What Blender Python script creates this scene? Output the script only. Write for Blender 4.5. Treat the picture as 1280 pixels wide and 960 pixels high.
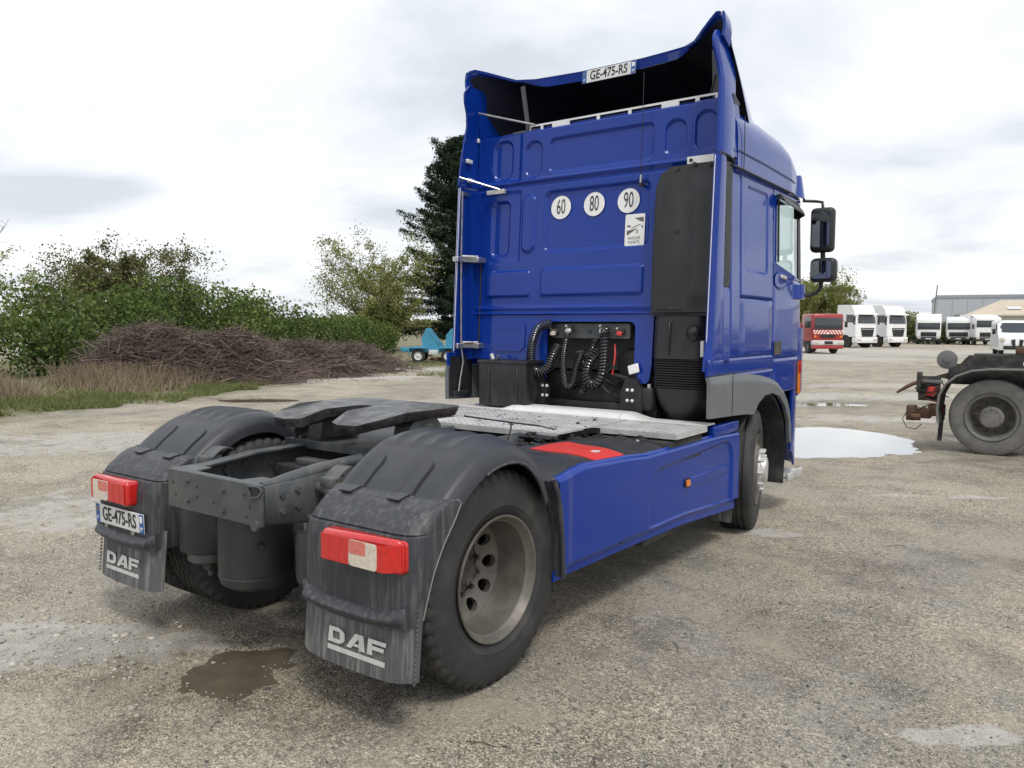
import bpy, bmesh, math, random
import numpy as np
from mathutils import Vector, Matrix, Quaternion
PI = math.pi
for o in list(bpy.data.objects): bpy.data.objects.remove(o)
SC = bpy.context.scene
COL = SC.collection
random.seed(7); RNG = np.random.default_rng(11)

# ------------------------------------------------------------------ camera
YAW, PITCH, ROLL, FPX = -0.6281, -0.0734, 0.0041, 978.0
fw = Vector((math.sin(YAW)*math.cos(PITCH), math.cos(YAW)*math.cos(PITCH), math.sin(PITCH)))
rt = Vector((math.cos(YAW), -math.sin(YAW), 0)); up = rt.cross(fw)
r2 = rt*math.cos(ROLL)+up*math.sin(ROLL); u2 = up*math.cos(ROLL)-rt*math.sin(ROLL)
cd = bpy.data.cameras.new('camera'); cam = bpy.data.objects.new('camera', cd); COL.objects.link(cam)
mw = Matrix((r2, u2, -fw)).transposed().to_4x4(); mw.translation = Vector((3.3955, -2.9259, 1.7218))
cam.matrix_world = mw
cd.sensor_width = 36.0; cd.lens = FPX/1280*36.0; cd.clip_start = 0.05; cd.clip_end = 3000
SC.camera = cam

# ------------------------------------------------------------------ world, sun, exposure
SUN_EL, SUN_AZ = math.radians(58), math.radians(122)      # azimuth clockwise from +Y
w = bpy.data.worlds.new('World'); SC.world = w; w.use_nodes = True
nt = w.node_tree; N = nt.nodes; L = nt.links
for n in list(N): N.remove(n)
def wn(t, **k):
    n = N.new(t)
    for a, b in k.items(): setattr(n, a, b)
    return n
out = wn('ShaderNodeOutputWorld'); bg = wn('ShaderNodeBackground')
sky = wn('ShaderNodeTexSky', sky_type='NISHITA'); sky.sun_disc = False
sky.sun_elevation = SUN_EL; sky.sun_rotation = SUN_AZ; sky.air_density = 1.2; sky.dust_density = 1.5
skm = wn('ShaderNodeMix', data_type='RGBA', blend_type='MULTIPLY'); skm.inputs['Factor'].default_value = 1
skm.inputs['B'].default_value = (0.10, 0.10, 0.10, 1)
L.new(sky.outputs[0], skm.inputs['A'])
tc = wn('ShaderNodeTexCoord'); sep = wn('ShaderNodeSeparateXYZ'); L.new(tc.outputs['Generated'], sep.inputs[0])
zc = wn('ShaderNodeMath', operation='MAXIMUM'); zc.inputs[1].default_value = 0.0; L.new(sep.outputs['Z'], zc.inputs[0])
za = wn('ShaderNodeMath', operation='ADD'); za.inputs[1].default_value = 0.16; L.new(zc.outputs[0], za.inputs[0])
dx = wn('ShaderNodeMath', operation='DIVIDE'); L.new(sep.outputs['X'], dx.inputs[0]); L.new(za.outputs[0], dx.inputs[1])
dy = wn('ShaderNodeMath', operation='DIVIDE'); L.new(sep.outputs['Y'], dy.inputs[0]); L.new(za.outputs[0], dy.inputs[1])
cmb = wn('ShaderNodeCombineXYZ'); L.new(dx.outputs[0], cmb.inputs[0]); L.new(dy.outputs[0], cmb.inputs[1])
cn = wn('ShaderNodeTexNoise'); cn.inputs['Scale'].default_value = 0.85; cn.inputs['Detail'].default_value = 7; cn.inputs['Roughness'].default_value = 0.52
cn.inputs['Distortion'].default_value = 0.35
L.new(cmb.outputs[0], cn.inputs['Vector'])
cr = wn('ShaderNodeValToRGB'); e = cr.color_ramp.elements
e[0].position = 0.37; e[0].color = (0.58, 0.615, 0.66, 1); e[1].position = 0.62; e[1].color = (0.95, 0.95, 0.955, 1)
m_ = cr.color_ramp.elements.new(0.49); m_.color = (0.76, 0.785, 0.82, 1)
L.new(cn.outputs['Fac'], cr.inputs[0])
cover = wn('ShaderNodeMix', data_type='RGBA'); cover.inputs['Factor'].default_value = 0.93
L.new(skm.outputs['Result'], cover.inputs['A']); L.new(cr.outputs[0], cover.inputs['B'])
L.new(cover.outputs['Result'], bg.inputs[0]); bg.inputs[1].default_value = 1.0
L.new(bg.outputs[0], out.inputs[0])
sd = bpy.data.lights.new('sun', 'SUN'); sd.energy = 1.5; sd.angle = math.radians(14); sd.color = (1.0, 0.955, 0.88)
sun = bpy.data.objects.new('sun', sd); COL.objects.link(sun)
sdir = Vector((math.sin(SUN_AZ)*math.cos(SUN_EL), math.cos(SUN_AZ)*math.cos(SUN_EL), math.sin(SUN_EL)))
sun.rotation_euler = sdir.to_track_quat('Z', 'Y').to_euler(); sun.location = sdir*60
vs = SC.view_settings; vs.view_transform = 'Standard'; vs.look = 'None'; vs.exposure = 0.38; vs.gamma = 1.0; vs.use_curve_mapping = False

# ------------------------------------------------------------------ materials
MATS = {}
def mat(name, base=(.5, .5, .5), rough=.5, metal=0., coat=0., spec=.5, var=0., vscale=3., dust=None, bump=0., bscale=40., alpha=None, tint=None, trans=0., rvar=0., emis=None):
    """one Principled material; var = large soft tone variation, dust = (colour, amount, stretch) streaky dirt, tint = (dark, light) read from the face attribute"""
    if name in MATS: return MATS[name]
    m = bpy.data.materials.new(name); m.use_nodes = True; t = m.node_tree; n = t.nodes; l = t.links
    b = n['Principled BSDF']; b.inputs['Base Color'].default_value = (*base, 1); b.inputs['Roughness'].default_value = rough
    b.inputs['Metallic'].default_value = metal; b.inputs['Coat Weight'].default_value = coat; b.inputs['Coat Roughness'].default_value = .04
    b.inputs['Specular IOR Level'].default_value = spec; b.inputs['Transmission Weight'].default_value = trans
    col = None
    co = n.new('ShaderNodeTexCoord')
    if tint:
        at = n.new('ShaderNodeAttribute'); at.attribute_name = 'tint'
        rp = n.new('ShaderNodeValToRGB'); rp.color_ramp.elements[0].color = (*tint[0], 1); rp.color_ramp.elements[1].color = (*tint[1], 1)
        for k, c in enumerate(tint[2:]):
            q = rp.color_ramp.elements.new((k+1)/(len(tint)-1)); q.color = (*c, 1)
        l.new(at.outputs['Fac'], rp.inputs[0]); col = rp.outputs[0]
    if var:
        no = n.new('ShaderNodeTexNoise'); no.inputs['Scale'].default_value = vscale; no.inputs['Detail'].default_value = 6; no.inputs['Roughness'].default_value = .62
        l.new(co.outputs['Object'], no.inputs['Vector'])
        mr = n.new('ShaderNodeMapRange'); mr.inputs[1].default_value = .3; mr.inputs[2].default_value = .7; mr.inputs[3].default_value = 1-var; mr.inputs[4].default_value = 1+var
        l.new(no.outputs['Fac'], mr.inputs[0])
        mx = n.new('ShaderNodeMix'); mx.data_type = 'RGBA'; mx.blend_type = 'MULTIPLY'; mx.inputs['Factor'].default_value = 1
        if col: l.new(col, mx.inputs['A'])
        else: mx.inputs['A'].default_value = (*base, 1)
        l.new(mr.outputs[0], mx.inputs['B']); col = mx.outputs['Result']
        if rvar:
            m2 = n.new('ShaderNodeMapRange'); m2.inputs[1].default_value = .3; m2.inputs[2].default_value = .7; m2.inputs[3].default_value = max(.02, rough-rvar); m2.inputs[4].default_value = rough+rvar
            l.new(no.outputs['Fac'], m2.inputs[0]); l.new(m2.outputs[0], b.inputs['Roughness'])
    if dust:
        dc, amt, st = dust[:3]; ds = dust[3] if len(dust) > 3 else 9.
        mp = n.new('ShaderNodeMapping'); mp.inputs['Scale'].default_value = st
        l.new(co.outputs['Object'], mp.inputs['Vector'])
        d1 = n.new('ShaderNodeTexNoise'); d1.inputs['Scale'].default_value = ds; d1.inputs['Detail'].default_value = 8; d1.inputs['Roughness'].default_value = .68
        l.new(mp.outputs[0], d1.inputs['Vector'])
        rr = n.new('ShaderNodeMapRange'); rr.inputs[1].default_value = .48; rr.inputs[2].default_value = .74; rr.inputs[3].default_value = 0; rr.inputs[4].default_value = amt
        l.new(d1.outputs['Fac'], rr.inputs[0])
        mx = n.new('ShaderNodeMix'); mx.data_type = 'RGBA'; l.new(rr.outputs[0], mx.inputs['Factor'])
        if col: l.new(col, mx.inputs['A'])
        else: mx.inputs['A'].default_value = (*base, 1)
        mx.inputs['B'].default_value = (*dc, 1); col = mx.outputs['Result']
    if col: l.new(col, b.inputs['Base Color'])
    if bump:
        bn = n.new('ShaderNodeTexNoise'); bn.inputs['Scale'].default_value = bscale; bn.inputs['Detail'].default_value = 5
        l.new(co.outputs['Object'], bn.inputs['Vector'])
        bp = n.new('ShaderNodeBump'); bp.inputs['Strength'].default_value = bump; bp.inputs['Distance'].default_value = .01
        l.new(bn.outputs['Fac'], bp.inputs['Height']); l.new(bp.outputs[0], b.inputs['Normal'])
    if emis: b.inputs['Emission Color'].default_value = (*emis[0], 1); b.inputs['Emission Strength'].default_value = emis[1]
    MATS[name] = m; return m
GREYD = (.30, .28, .25)
mat('blue', (.003, .032, .262), .26, coat=.55, spec=.16, var=.05, vscale=1.6, dust=((.008, .036, .25), .2, (1, 1, .35), 3.), bump=.012, bscale=7.)
mat('blue_skirt', (.003, .033, .262), .28, coat=.36, spec=.16, var=.05, vscale=1.6, dust=((.018, .045, .22), .25, (1, .5, 1.5), 4.))
mat('plastic', (.030, .033, .041), .46, var=.08, vscale=4., dust=((.12, .12, .125), .22, (1, 1, .7), 3.5), bump=.05, bscale=240.)
mat('plastic_dirty', (.034, .037, .045), .52, var=.14, vscale=6., dust=((.25, .24, .225), .40, (2.6, 2.6, .22), 17.), bump=.05, bscale=200.)
mat('flap', (.075, .078, .082), .7, var=.22, vscale=5., dust=((.42, .40, .37), .6, (3.5, 3.5, .15), 9.))
mat('black', (.012, .012, .014), .45, var=.25, vscale=6., dust=((.12, .115, .105), .35, (1, 1, .6), 6.))
mat('black_dull', (.020, .020, .022), .75, var=.3, vscale=7., dust=((.14, .13, .115), .5, (1, 1, .8), 7.))
mat('charcoal', (.026, .028, .031), .52, var=.15, vscale=4., dust=((.15, .145, .14), .25, (1, 1, .4), 4.))
mat('frame', (.062, .068, .073), .48, var=.18, vscale=5., dust=((.24, .22, .19), .42, (1, 1, .5), 6.), bump=.05, bscale=60.)
mat('grey_panel', (.135, .145, .155), .46, var=.07, vscale=3., dust=((.24, .23, .21), .3, (1, 1, .5), 5.), bump=.03, bscale=260.)
mat('tyre', (.026, .026, .027), .68, var=.12, vscale=7., dust=((.12, .112, .10), .40, (1, 1, 1), 5.), bump=.06, bscale=90.)
mat('tyre_dusty', (.165, .160, .150), .85, var=.25, vscale=6., dust=((.27, .25, .22), .6, (1, 1, 1), 8.), bump=.15, bscale=90.)
mat('rim', (.150, .138, .122), .45, metal=.3, var=.3, vscale=6., dust=((.10, .085, .065), .75, (1, 1, 1), 8.), bump=.08, bscale=60., rvar=.12)
mat('rim_dark', (.060, .054, .048), .6, metal=.2, var=.35, vscale=9., dust=((.22, .19, .15), .5, (1, 1, 1), 9.), bump=.2, bscale=70.)
mat('steel', (.46, .46, .46), .32, metal=.9, var=.2, vscale=14., rvar=.1)
mat('alu', (.62, .62, .61), .38, metal=.35, var=.1, vscale=4., dust=((.25, .23, .20), .55, (1, 1, 1), 6.), rvar=.1)
mat('alu_white', (.74, .74, .73), .4, metal=.15, var=.06, vscale=6., dust=((.4, .38, .34), .35, (1, 1, 1), 7.))
mat('grease', (.018, .018, .020), .32, var=.5, vscale=9., dust=((.11, .105, .10), .55, (1, 1, 1), 7.), bump=.5, bscale=28., rvar=.2)
mat('red_lens', (.55, .012, .010), .18, coat=.6, var=.18, vscale=40., spec=.6)
mat('pink_lens', (.60, .16, .13), .2, coat=.5, var=.2, vscale=50.)
mat('edge_grey', (.20, .195, .185), .7)
mat('intake', (.015, .016, .019), .5, var=.12, vscale=4., dust=((.08, .08, .08), .25, (1, 1, .4), 4.))
mat('clear_lens', (.62, .56, .47), .2, coat=.6, var=.2, vscale=60.)
mat('orange_lens', (.75, .20, .01), .2, coat=.5, var=.2, vscale=50.)
mat('red_plastic', (.62, .045, .035), .42, var=.12, vscale=7., dust=((.35, .12, .10), .4, (1, 1, 1), 9.))
mat('white_sign', (.80, .80, .79), .4)
mat('plate_white', (.66, .66, .65), .35, var=.06, vscale=10., dust=((.35, .33, .30), .25, (1, 1, 1), 12.))
mat('plate_blue', (.02, .09, .33), .35)
mat('ink', (.015, .015, .016), .5)
mat('ink_grey', (.12, .12, .12), .5)
mat('logo_white', (.56, .56, .55), .6, dust=((.28, .27, .25), .55, (2, 2, .3), 12.))
mat('rubber', (.015, .015, .016), .5)
mat('coil', (.020, .022, .025), .22, coat=.4)
mat('mirror', (.30, .31, .33), .03, metal=1.)
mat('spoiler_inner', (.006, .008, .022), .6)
mat('glass', (.88, .95, .93), .02, trans=1., spec=.5)
mat('dark_glass', (.03, .038, .045), .05, coat=.5)
mat('white_paint', (.84, .845, .85), .32, coat=.4, var=.04, vscale=1., dust=((.6, .59, .56), .15, (1, 1, .4), 2.))
mat('white_trim', (.62, .63, .64), .5)
mat('red_paint', (.33, .022, .025), .35, coat=.4, var=.08, vscale=2., dust=((.30, .16, .14), .3, (1, 1, .4), 3.))
mat('rust', (.115, .062, .036), .85, var=.45, vscale=11., dust=((.05, .045, .042), .8, (1, 1, 1), 8.), bump=.4, bscale=45.)
mat('old_black', (.035, .034, .033), .75, var=.35, vscale=6., dust=((.17, .155, .135), .55, (1, 1, 1), 6.))
mat('fender_grey', (.15, .15, .145), .6, var=.2, vscale=3., dust=((.3, .28, .25), .5, (1, 1, .5), 5.))
mat('cyan_paint', (.045, .27, .42), .5, var=.15, vscale=4., dust=((.12, .2, .25), .5, (1, 1, .5), 4.))
mat('timber', (.20, .135, .085), .85, var=.3, vscale=6.)
mat('hall', (.42, .45, .49), .6, var=.03, vscale=.4)
mat('hall_trim', (.30, .32, .35), .6)
mat('roof_tile', (.52, .45, .36), .85, var=.07, vscale=1.2)
mat('render_wall', (.55, .55, .54), .8)
mat('pole', (.20, .20, .20), .7)
mat('bark', (.085, .068, .050), .9, var=.3, vscale=6., bump=.4, bscale=20.)
mat('bark_pale', (.16, .14, .11), .9, var=.3, vscale=6.)
mat('sticker_yellow', (.70, .42, .03), .4)
mat('interior', (.045, .047, .05), .8)
def foliage(name, cols, trans=.25):
    m = mat(name, cols[0], .6, tint=cols, spec=.25)
    t = m.node_tree; n = t.nodes; b = n['Principled BSDF']; tr = n.new('ShaderNodeBsdfTranslucent'); ms = n.new('ShaderNodeMixShader'); ms.inputs[0].default_value = trans
    src = b.inputs['Base Color'].links[0].from_socket
    t.links.new(src, tr.inputs[0]); t.links.new(b.outputs[0], ms.inputs[1]); t.links.new(tr.outputs[0], ms.inputs[2]); t.links.new(ms.outputs[0], n['Material Output'].inputs[0])
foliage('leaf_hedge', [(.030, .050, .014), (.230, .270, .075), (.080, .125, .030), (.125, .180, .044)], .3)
foliage('leaf_young', [(.13, .15, .045), (.36, .36, .14), (.24, .26, .085)], .35)
foliage('leaf_brown', [(.075, .08, .03), (.27, .23, .11), (.15, .155, .058)], .3)
foliage('leaf_conifer', [(.008, .018, .010), (.040, .066, .030), (.018, .038, .018)], .1)
foliage('grass_green', [(.09, .12, .035), (.36, .35, .16), (.19, .22, .075)])
foliage('grass_dry', [(.24, .19, .12), (.56, .47, .33), (.40, .32, .22)], .2)
foliage('twig', [(.07, .052, .046), (.34, .27, .22), (.165, .125, .108)], .0)

# ------------------------------------------------------------------ mesh helpers
class MB:
    """collects shapes with material slots; build() links them as ONE mesh object"""
    def __init__(s): s.v = []; s.f = []; s.mi = []; s.mats = []; s.cur = 0
    def use(s, m):
        if m not in s.mats: s.mats.append(m)
        s.cur = s.mats.index(m); return s
    def add(s, vs, fs):
        o = len(s.v); s.v += [tuple(p) for p in vs]; s.f += [tuple(i+o for i in q) for q in fs]; s.mi += [s.cur]*len(fs); return s
    def xf(s, vs, M): return [M @ Vector(p) for p in vs]
    def box(s, c, d, rot=None, bev=0., seg=2):
        bm = bmesh.new(); bmesh.ops.create_cube(bm, size=1.0)
        for v in bm.verts: v.co = Vector((v.co.x*d[0], v.co.y*d[1], v.co.z*d[2]))
        if bev: bmesh.ops.bevel(bm, geom=list(bm.edges), offset=min(bev, min(d)*.45), segments=seg, affect='EDGES', profile=.5)
        M = Matrix.Translation(c)
        if rot: M = M @ rot.to_4x4()
        bm.verts.index_update()
        s.add([M @ v.co for v in bm.verts], [[v.index for v in f.verts] for f in bm.faces]); bm.free(); return s
    def bx(s, x0, x1, y0, y1, z0, z1, bev=0., seg=2): return s.box(((x0+x1)/2, (y0+y1)/2, (z0+z1)/2), (abs(x1-x0), abs(y1-y0), abs(z1-z0)), None, bev, seg)
    def frame(s, d):
        d = Vector(d).normalized(); a = Vector((0, 0, 1)) if abs(d.z) < .9 else Vector((1, 0, 0))
        u = d.cross(a).normalized(); return u, d.cross(u).normalized()
    def cyl(s, p0, p1, r0, r1=None, n=16, caps=True):
        r1 = r0 if r1 is None else r1; p0 = Vector(p0); p1 = Vector(p1); u, w_ = s.frame(p1-p0); vs = []
        for p, r in ((p0, r0), (p1, r1)):
            for k in range(n): a = 2*PI*k/n; vs.append(p+u*math.cos(a)*r+w_*math.sin(a)*r)
        fs = [(k, (k+1) % n, n+(k+1) % n, n+k) for k in range(n)]
        if caps: fs += [tuple(range(n))[::-1], tuple(range(n, 2*n))]
        return s.add(vs, fs)
    def tube(s, pts, r, n=8, caps=True):
        pts = [Vector(p) for p in pts]; vs = []; prev = None
        for i, p in enumerate(pts):
            d = (pts[min(i+1, len(pts)-1)]-pts[max(i-1, 0)]).normalized()
            if prev is None: u, _ = s.frame(d)
            else: u = (prev-d*prev.dot(d)).normalized()
            prev = u; w_ = d.cross(u); rr = r[i] if isinstance(r, (list, tuple)) else r
            for k in range(n): a = 2*PI*k/n; vs.append(p+u*math.cos(a)*rr+w_*math.sin(a)*rr)
        fs = [(i*n+k, i*n+(k+1) % n, (i+1)*n+(k+1) % n, (i+1)*n+k) for i in range(len(pts)-1) for k in range(n)]
        if caps: fs += [tuple(range(n))[::-1], tuple(range((len(pts)-1)*n, len(pts)*n))]
        return s.add(vs, fs)
    def lathe(s, prof, c, ax='x', n=48, sgn=1, fn=None, closed=False, a0=0, a1=2*PI):
        """prof: (axial, radius); axis along x (times sgn), y or z"""
        full = abs(a1-a0-2*PI) < 1e-6; m = n if full else n+1; vs = []; P = len(prof)
        for k in range(m):
            a = a0+(a1-a0)*k/n
            for j, (t, r) in enumerate(prof):
                if fn: r = fn(k, j, r)
                cs, sn = math.cos(a)*r, math.sin(a)*r
                vs.append({'x': (c[0]+sgn*t, c[1]+cs, c[2]+sn), 'y': (c[0]+cs, c[1]+sgn*t, c[2]+sn), 'z': (c[0]+cs, c[1]+sn, c[2]+sgn*t)}[ax])
        fs = [((k % m)*P+j, (k % m)*P+(j+1) % P, ((k+1) % m)*P+(j+1) % P, ((k+1) % m)*P+j) for k in range(n) for j in range(P if closed else P-1)]
        return s.add(vs, fs)
    def prism(s, poly, ax, a, b):
        """closed polygon in the two other axes, extruded from a to b along ax"""
        n = len(poly)
        def P(t, q): return {'x': (t, q[0], q[1]), 'y': (q[0], t, q[1]), 'z': (q[0], q[1], t)}[ax]
        vs = [P(a, q) for q in poly]+[P(b, q) for q in poly]
        return s.add(vs, [tuple(range(n))[::-1], tuple(range(n, 2*n))]+[(k, (k+1) % n, n+(k+1) % n, n+k) for k in range(n)])
    def grid(s, fn, nu, nv, off=None):
        """surface fn(u,v), 0..1; off = offset of the back face (closed sheet)"""
        vs = [Vector(fn(i/nu, j/nv)) for j in range(nv+1) for i in range(nu+1)]; W = nu+1
        fs = [(j*W+i, j*W+i+1, (j+1)*W+i+1, (j+1)*W+i) for j in range(nv) for i in range(nu)]
        if off is not None:
            K = len(vs); vs2 = []
            for q, p in enumerate(vs):
                o = off(p, (q % W)/nu, (q//W)/nv) if callable(off) else off
                vs2.append(p+Vector(o))
            fs2 = [tuple(i+K for i in q[::-1]) for q in fs]
            bd = [i for i in range(W)]+[j*W+nu for j in range(1, nv+1)]+[nv*W+i for i in range(nu-1, -1, -1)]+[j*W for j in range(nv-1, 0, -1)]
            fs3 = [(bd[(k+1) % len(bd)], bd[k], bd[k]+K, bd[(k+1) % len(bd)]+K) for k in range(len(bd))]
            vs += vs2; fs = fs+fs2+fs3
        return s.add(vs, fs)
    def build(s, name, m=None, parent=None, mirror=False, sharp=.62, recalc=True, flat=False):
        vs = [(-p[0], p[1], p[2]) for p in s.v] if mirror else s.v
        me = bpy.data.meshes.new(name); me.from_pydata([tuple(p) for p in vs], [], s.f)
        ms = s.mats or [m]
        for q in ms: me.materials.append(MATS[q])
        if s.mats:
            me.polygons.foreach_set('material_index', s.mi)
        bm = bmesh.new(); bm.from_mesh(me)
        if recalc: bmesh.ops.recalc_face_normals(bm, faces=bm.faces)
        for f in bm.faces: f.smooth = not flat
        for e in bm.edges:
            if len(e.link_faces) == 2: e.smooth = e.calc_face_angle(0) < sharp
        bm.to_mesh(me); bm.free(); me.update()
        o = bpy.data.objects.new(name, me); COL.objects.link(o)
        if parent: o.parent = parent
        return o
def tag(o, label=None, cat=None, group=None, kind=None):
    for k, v in (('label', label), ('category', cat), ('group', group), ('kind', kind)):
        if v: o[k] = v
    return o
def empty(name, loc=(0, 0, 0), rz=0.):
    o = bpy.data.objects.new(name, None); COL.objects.link(o); o.location = loc; o.rotation_euler = (0, 0, rz); o.empty_display_size = .2; return o
def instance(src, parent, loc=None, rot=None):
    c = src.copy(); COL.objects.link(c); c.parent = parent
    if loc is not None: c.location = loc
    if rot is not None: c.rotation_euler = rot
    return c
def sstep(a, b, x):
    t = max(0., min(1., (x-a)/(b-a))); return t*t*(3-2*t)
def rrect(x0, x1, z0, z1, r, n=5):
    p = []
    for cx, cz, a in ((x1-r, z0+r, -90), (x1-r, z1-r, 0), (x0+r, z1-r, 90), (x0+r, z0+r, 180)):
        for k in range(n+1): t = math.radians(a+90*k/n); p.append((cx+r*math.cos(t), cz+r*math.sin(t)))
    return p
def sdf(x, z, b, r):
    x0, x1, z0, z1 = b; qx = abs(x-(x0+x1)/2)-(x1-x0)/2+r; qz = abs(z-(z0+z1)/2)-(z1-z0)/2+r
    return math.hypot(max(qx, 0), max(qz, 0))+min(max(qx, qz), 0)-r
def lerp(a, b, t): return a+(b-a)*t
def interp(x, pts):
    for (a, p), (b, q) in zip(pts, pts[1:]):
        if x <= b: return lerp(p, q, max(0, (x-a)/(b-a)))
    return pts[-1][1]
def text(body, size, m, parent, M, sx=1., name='lettering', depth=.0008, bold=0.):
    c = bpy.data.curves.new(name, 'FONT'); c.body = body; c.size = size; c.extrude = depth; c.offset = bold; c.align_x = 'CENTER'; c.align_y = 'CENTER'; c.resolution_u = 3
    t = bpy.data.objects.new(name, c); COL.objects.link(t); bpy.context.view_layer.update()
    me = bpy.data.meshes.new_from_object(t.evaluated_get(bpy.context.evaluated_depsgraph_get()))
    bpy.data.objects.remove(t); bpy.data.curves.remove(c)
    for v in me.vertices: v.co = M @ Vector((v.co.x*sx, v.co.y, v.co.z))
    me.materials.clear(); me.materials.append(MATS[m])
    o = bpy.data.objects.new(name, me); COL.objects.link(o); o.parent = parent; return o

# ------------------------------------------------------------------ ground
def ell(x, y, cx, cy, a, b, ang):
    c, s_ = math.cos(ang), math.sin(ang); dx_ = x-cx; dy_ = y-cy
    return np.sqrt(((dx_*c+dy_*s_)/a)**2+((-dx_*s_+dy_*c)/b)**2)
VA = .628     # lie of the long stains and puddles
PUDDLES = [(-.30, 9.20, 1.95, 1.55, VA, .060), (.07, -.65, .31, .38, VA, .018), (-12.0, 8.2, 1.1, .55, VA, .034), (-1.5, 15.2, 1.4, .45, VA, .018)]
def vnoise(x, y, s_, seed):
    r = np.random.default_rng(seed); T = r.random((64, 64)); X = x*s_; Y = y*s_; i = np.floor(X).astype(int); j = np.floor(Y).astype(int); u = X-i; v = Y-j
    u = u*u*(3-2*u); v = v*v*(3-2*v); g = lambda a, b: T[a % 64, b % 64]
    return (g(i, j)*(1-u)+g(i+1, j)*u)*(1-v)+(g(i, j+1)*(1-u)+g(i+1, j+1)*u)*v
def gheight(x, y):
    x = np.asarray(x, float); y = np.asarray(y, float)
    z = (vnoise(x, y, .8, 1)-.5)*.014+(vnoise(x, y, 3.1, 2)-.5)*.009+(vnoise(x, y, 9., 3)-.5)*.006
    near = np.exp(-((x/1.6)**2+((y-1.8)/2.6)**2)**2); z = z*(1-.75*near)
    for cx, cy, a, b, an, d in PUDDLES:
        wb_ = .4 if a > 1.5 else 1.; q = ell(x, y, cx, cy, a, b, an)+wb_*((vnoise(x, y, 1.7, 5)-.5)*.35+(vnoise(x, y, 6., 6)-.5)*.12+(vnoise(x, y, 13., 8)-.5)*(.45 if a < .5 else 0.))
        z = z-d*np.clip(1.25-q, 0, 1)*1.25
    bank = np.clip((-x-12.5-.42*(y-4))/5, 0, 1); z = z+bank*.12
    return z
def axis(lo, hi, core0, core1, step, grow=1.12):
    c = list(np.arange(core0, core1+1e-6, step)); d = step
    while c[-1] < hi: d = min(d*grow, 250); c.append(c[-1]+d)
    d = step
    while c[0] > lo: d = min(d*grow, 250); c.insert(0, c[0]-d)
    return np.array(c)
gx = axis(-1500, 1500, -3.2, 5.2, .045, 1.045); gy = axis(-300, 2200, -2.6, 7.0, .045, 1.045)
X, Y = np.meshgrid(gx, gy); Z = gheight(X, Y); nx, ny = len(gx), len(gy)
me = bpy.data.meshes.new('ground'); me.vertices.add(nx*ny); me.vertices.foreach_set('co', np.stack([X, Y, Z], -1).ravel())
idx = np.arange(nx*ny).reshape(ny, nx); q = np.stack([idx[:-1, :-1], idx[:-1, 1:], idx[1:, 1:], idx[1:, :-1]], -1).reshape(-1, 4)
me.loops.add(q.size); me.loops.foreach_set('vertex_index', q.ravel().astype(np.int32)); me.polygons.add(len(q))
me.polygons.foreach_set('loop_start', np.arange(0, q.size, 4, dtype=np.int32)); me.polygons.foreach_set('loop_total', np.full(len(q), 4, dtype=np.int32))
me.polygons.foreach_set('use_smooth', np.ones(len(q), bool)); me.update(calc_edges=True)
def blob(lst, soft=.5, wob=.5):
    m = np.zeros_like(X)
    for cx, cy, a, b, an, k in lst:
        d = ell(X, Y, cx, cy, a, b, an)+(vnoise(X, Y, 1.3/max(b, .3), 21)-.5)*wob*1.6+(vnoise(X, Y, 6./max(b, .3), 22)-.5)*wob
        m = np.maximum(m, k*np.clip((1+soft-d)/(2*soft), 0, 1))
    return m
pale = blob([(3.06, .79, .27, .10, VA+.1, 1.4), (1.45, 3.62, .26, .13, .3, 1.3), (2.15, 5.95, .75, .09, .55, 1.1), (-1., -1.05, .70, .24, .55, 1.3), (-1.45, -1.55, .55, .45, .3, 1.3), (.3, 13.1, 1.6, .5, VA, .8), (-1., 18.2, 5., 1.2, VA, .75), (-1.6, 22.5, 4., .9, VA, .7), (-16.2, 14.6, 3.8, 1.5, 1.0, .95), (-18.8, 19.6, 3., 1.6, .9, .95), (-9., 9.8, 4.5, 1.0, .75, .5), (-7.2, 3.2, 4.2, 1.3, .5, .75), (-3.6, .9, 1.6, .8, .5, .7), (-11.2, 56, 22, 14, .3, .8)], .35, .6)
damp = blob([(.05, -.55, .75, .75, VA, .9), (-.1, 1.5, 1.0, 2.4, 0, .5), (-3.4, -.9, .7, .14, VA, .6), (1.9, 1.1, 1.5, .7, .8, .35), (-.47, 9.09, 2.5, 2.1, VA, .6), (4.2, 8.8, 3.0, 1.0, .1, .55), (-12.0, 8.2, 1.7, .8, VA, .7), (-1.5, 15.2, 2.4, .8, VA, .5), (2.2, 3.0, 1.2, .5, .6, .35), (2.5, 8.0, 2.2, .5, .6, .3)], .5, .6)
veg = np.clip((-X-11.9-.40*(Y-4))/1.6+(vnoise(X, Y, .55, 31)-.5)*1.3+(vnoise(X, Y, 2.2, 32)-.5)*.9, 0, 1)*np.clip((12.6-Y)/1.5+(vnoise(X, Y, .7, 33)-.5), 0, 1)
veg = np.maximum(veg, np.clip((-X-14.-.15*(Y-12))/2.+(vnoise(X, Y, .6, 34)-.5)*2., 0, 1)*np.clip((Y-20)/4., 0, .8))
veg = np.maximum(veg, np.clip((np.hypot(X, Y)-150)/60, 0, 1))
for nm, a in (('pale', pale), ('damp', damp), ('veg', veg)):
    at = me.attributes.new(nm, 'FLOAT', 'POINT'); at.data.foreach_set('value', a.ravel().astype(np.float32))
gm = bpy.data.materials.new('gravel_ground'); gm.use_nodes = True; t = gm.node_tree; n = t.nodes; l = t.links; b = n['Principled BSDF']
def nd(ty, **k):
    o = n.new(ty)
    for a_, b_ in k.items(): setattr(o, a_, b_)
    return o
co = nd('ShaderNodeTexCoord').outputs['Object']
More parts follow.
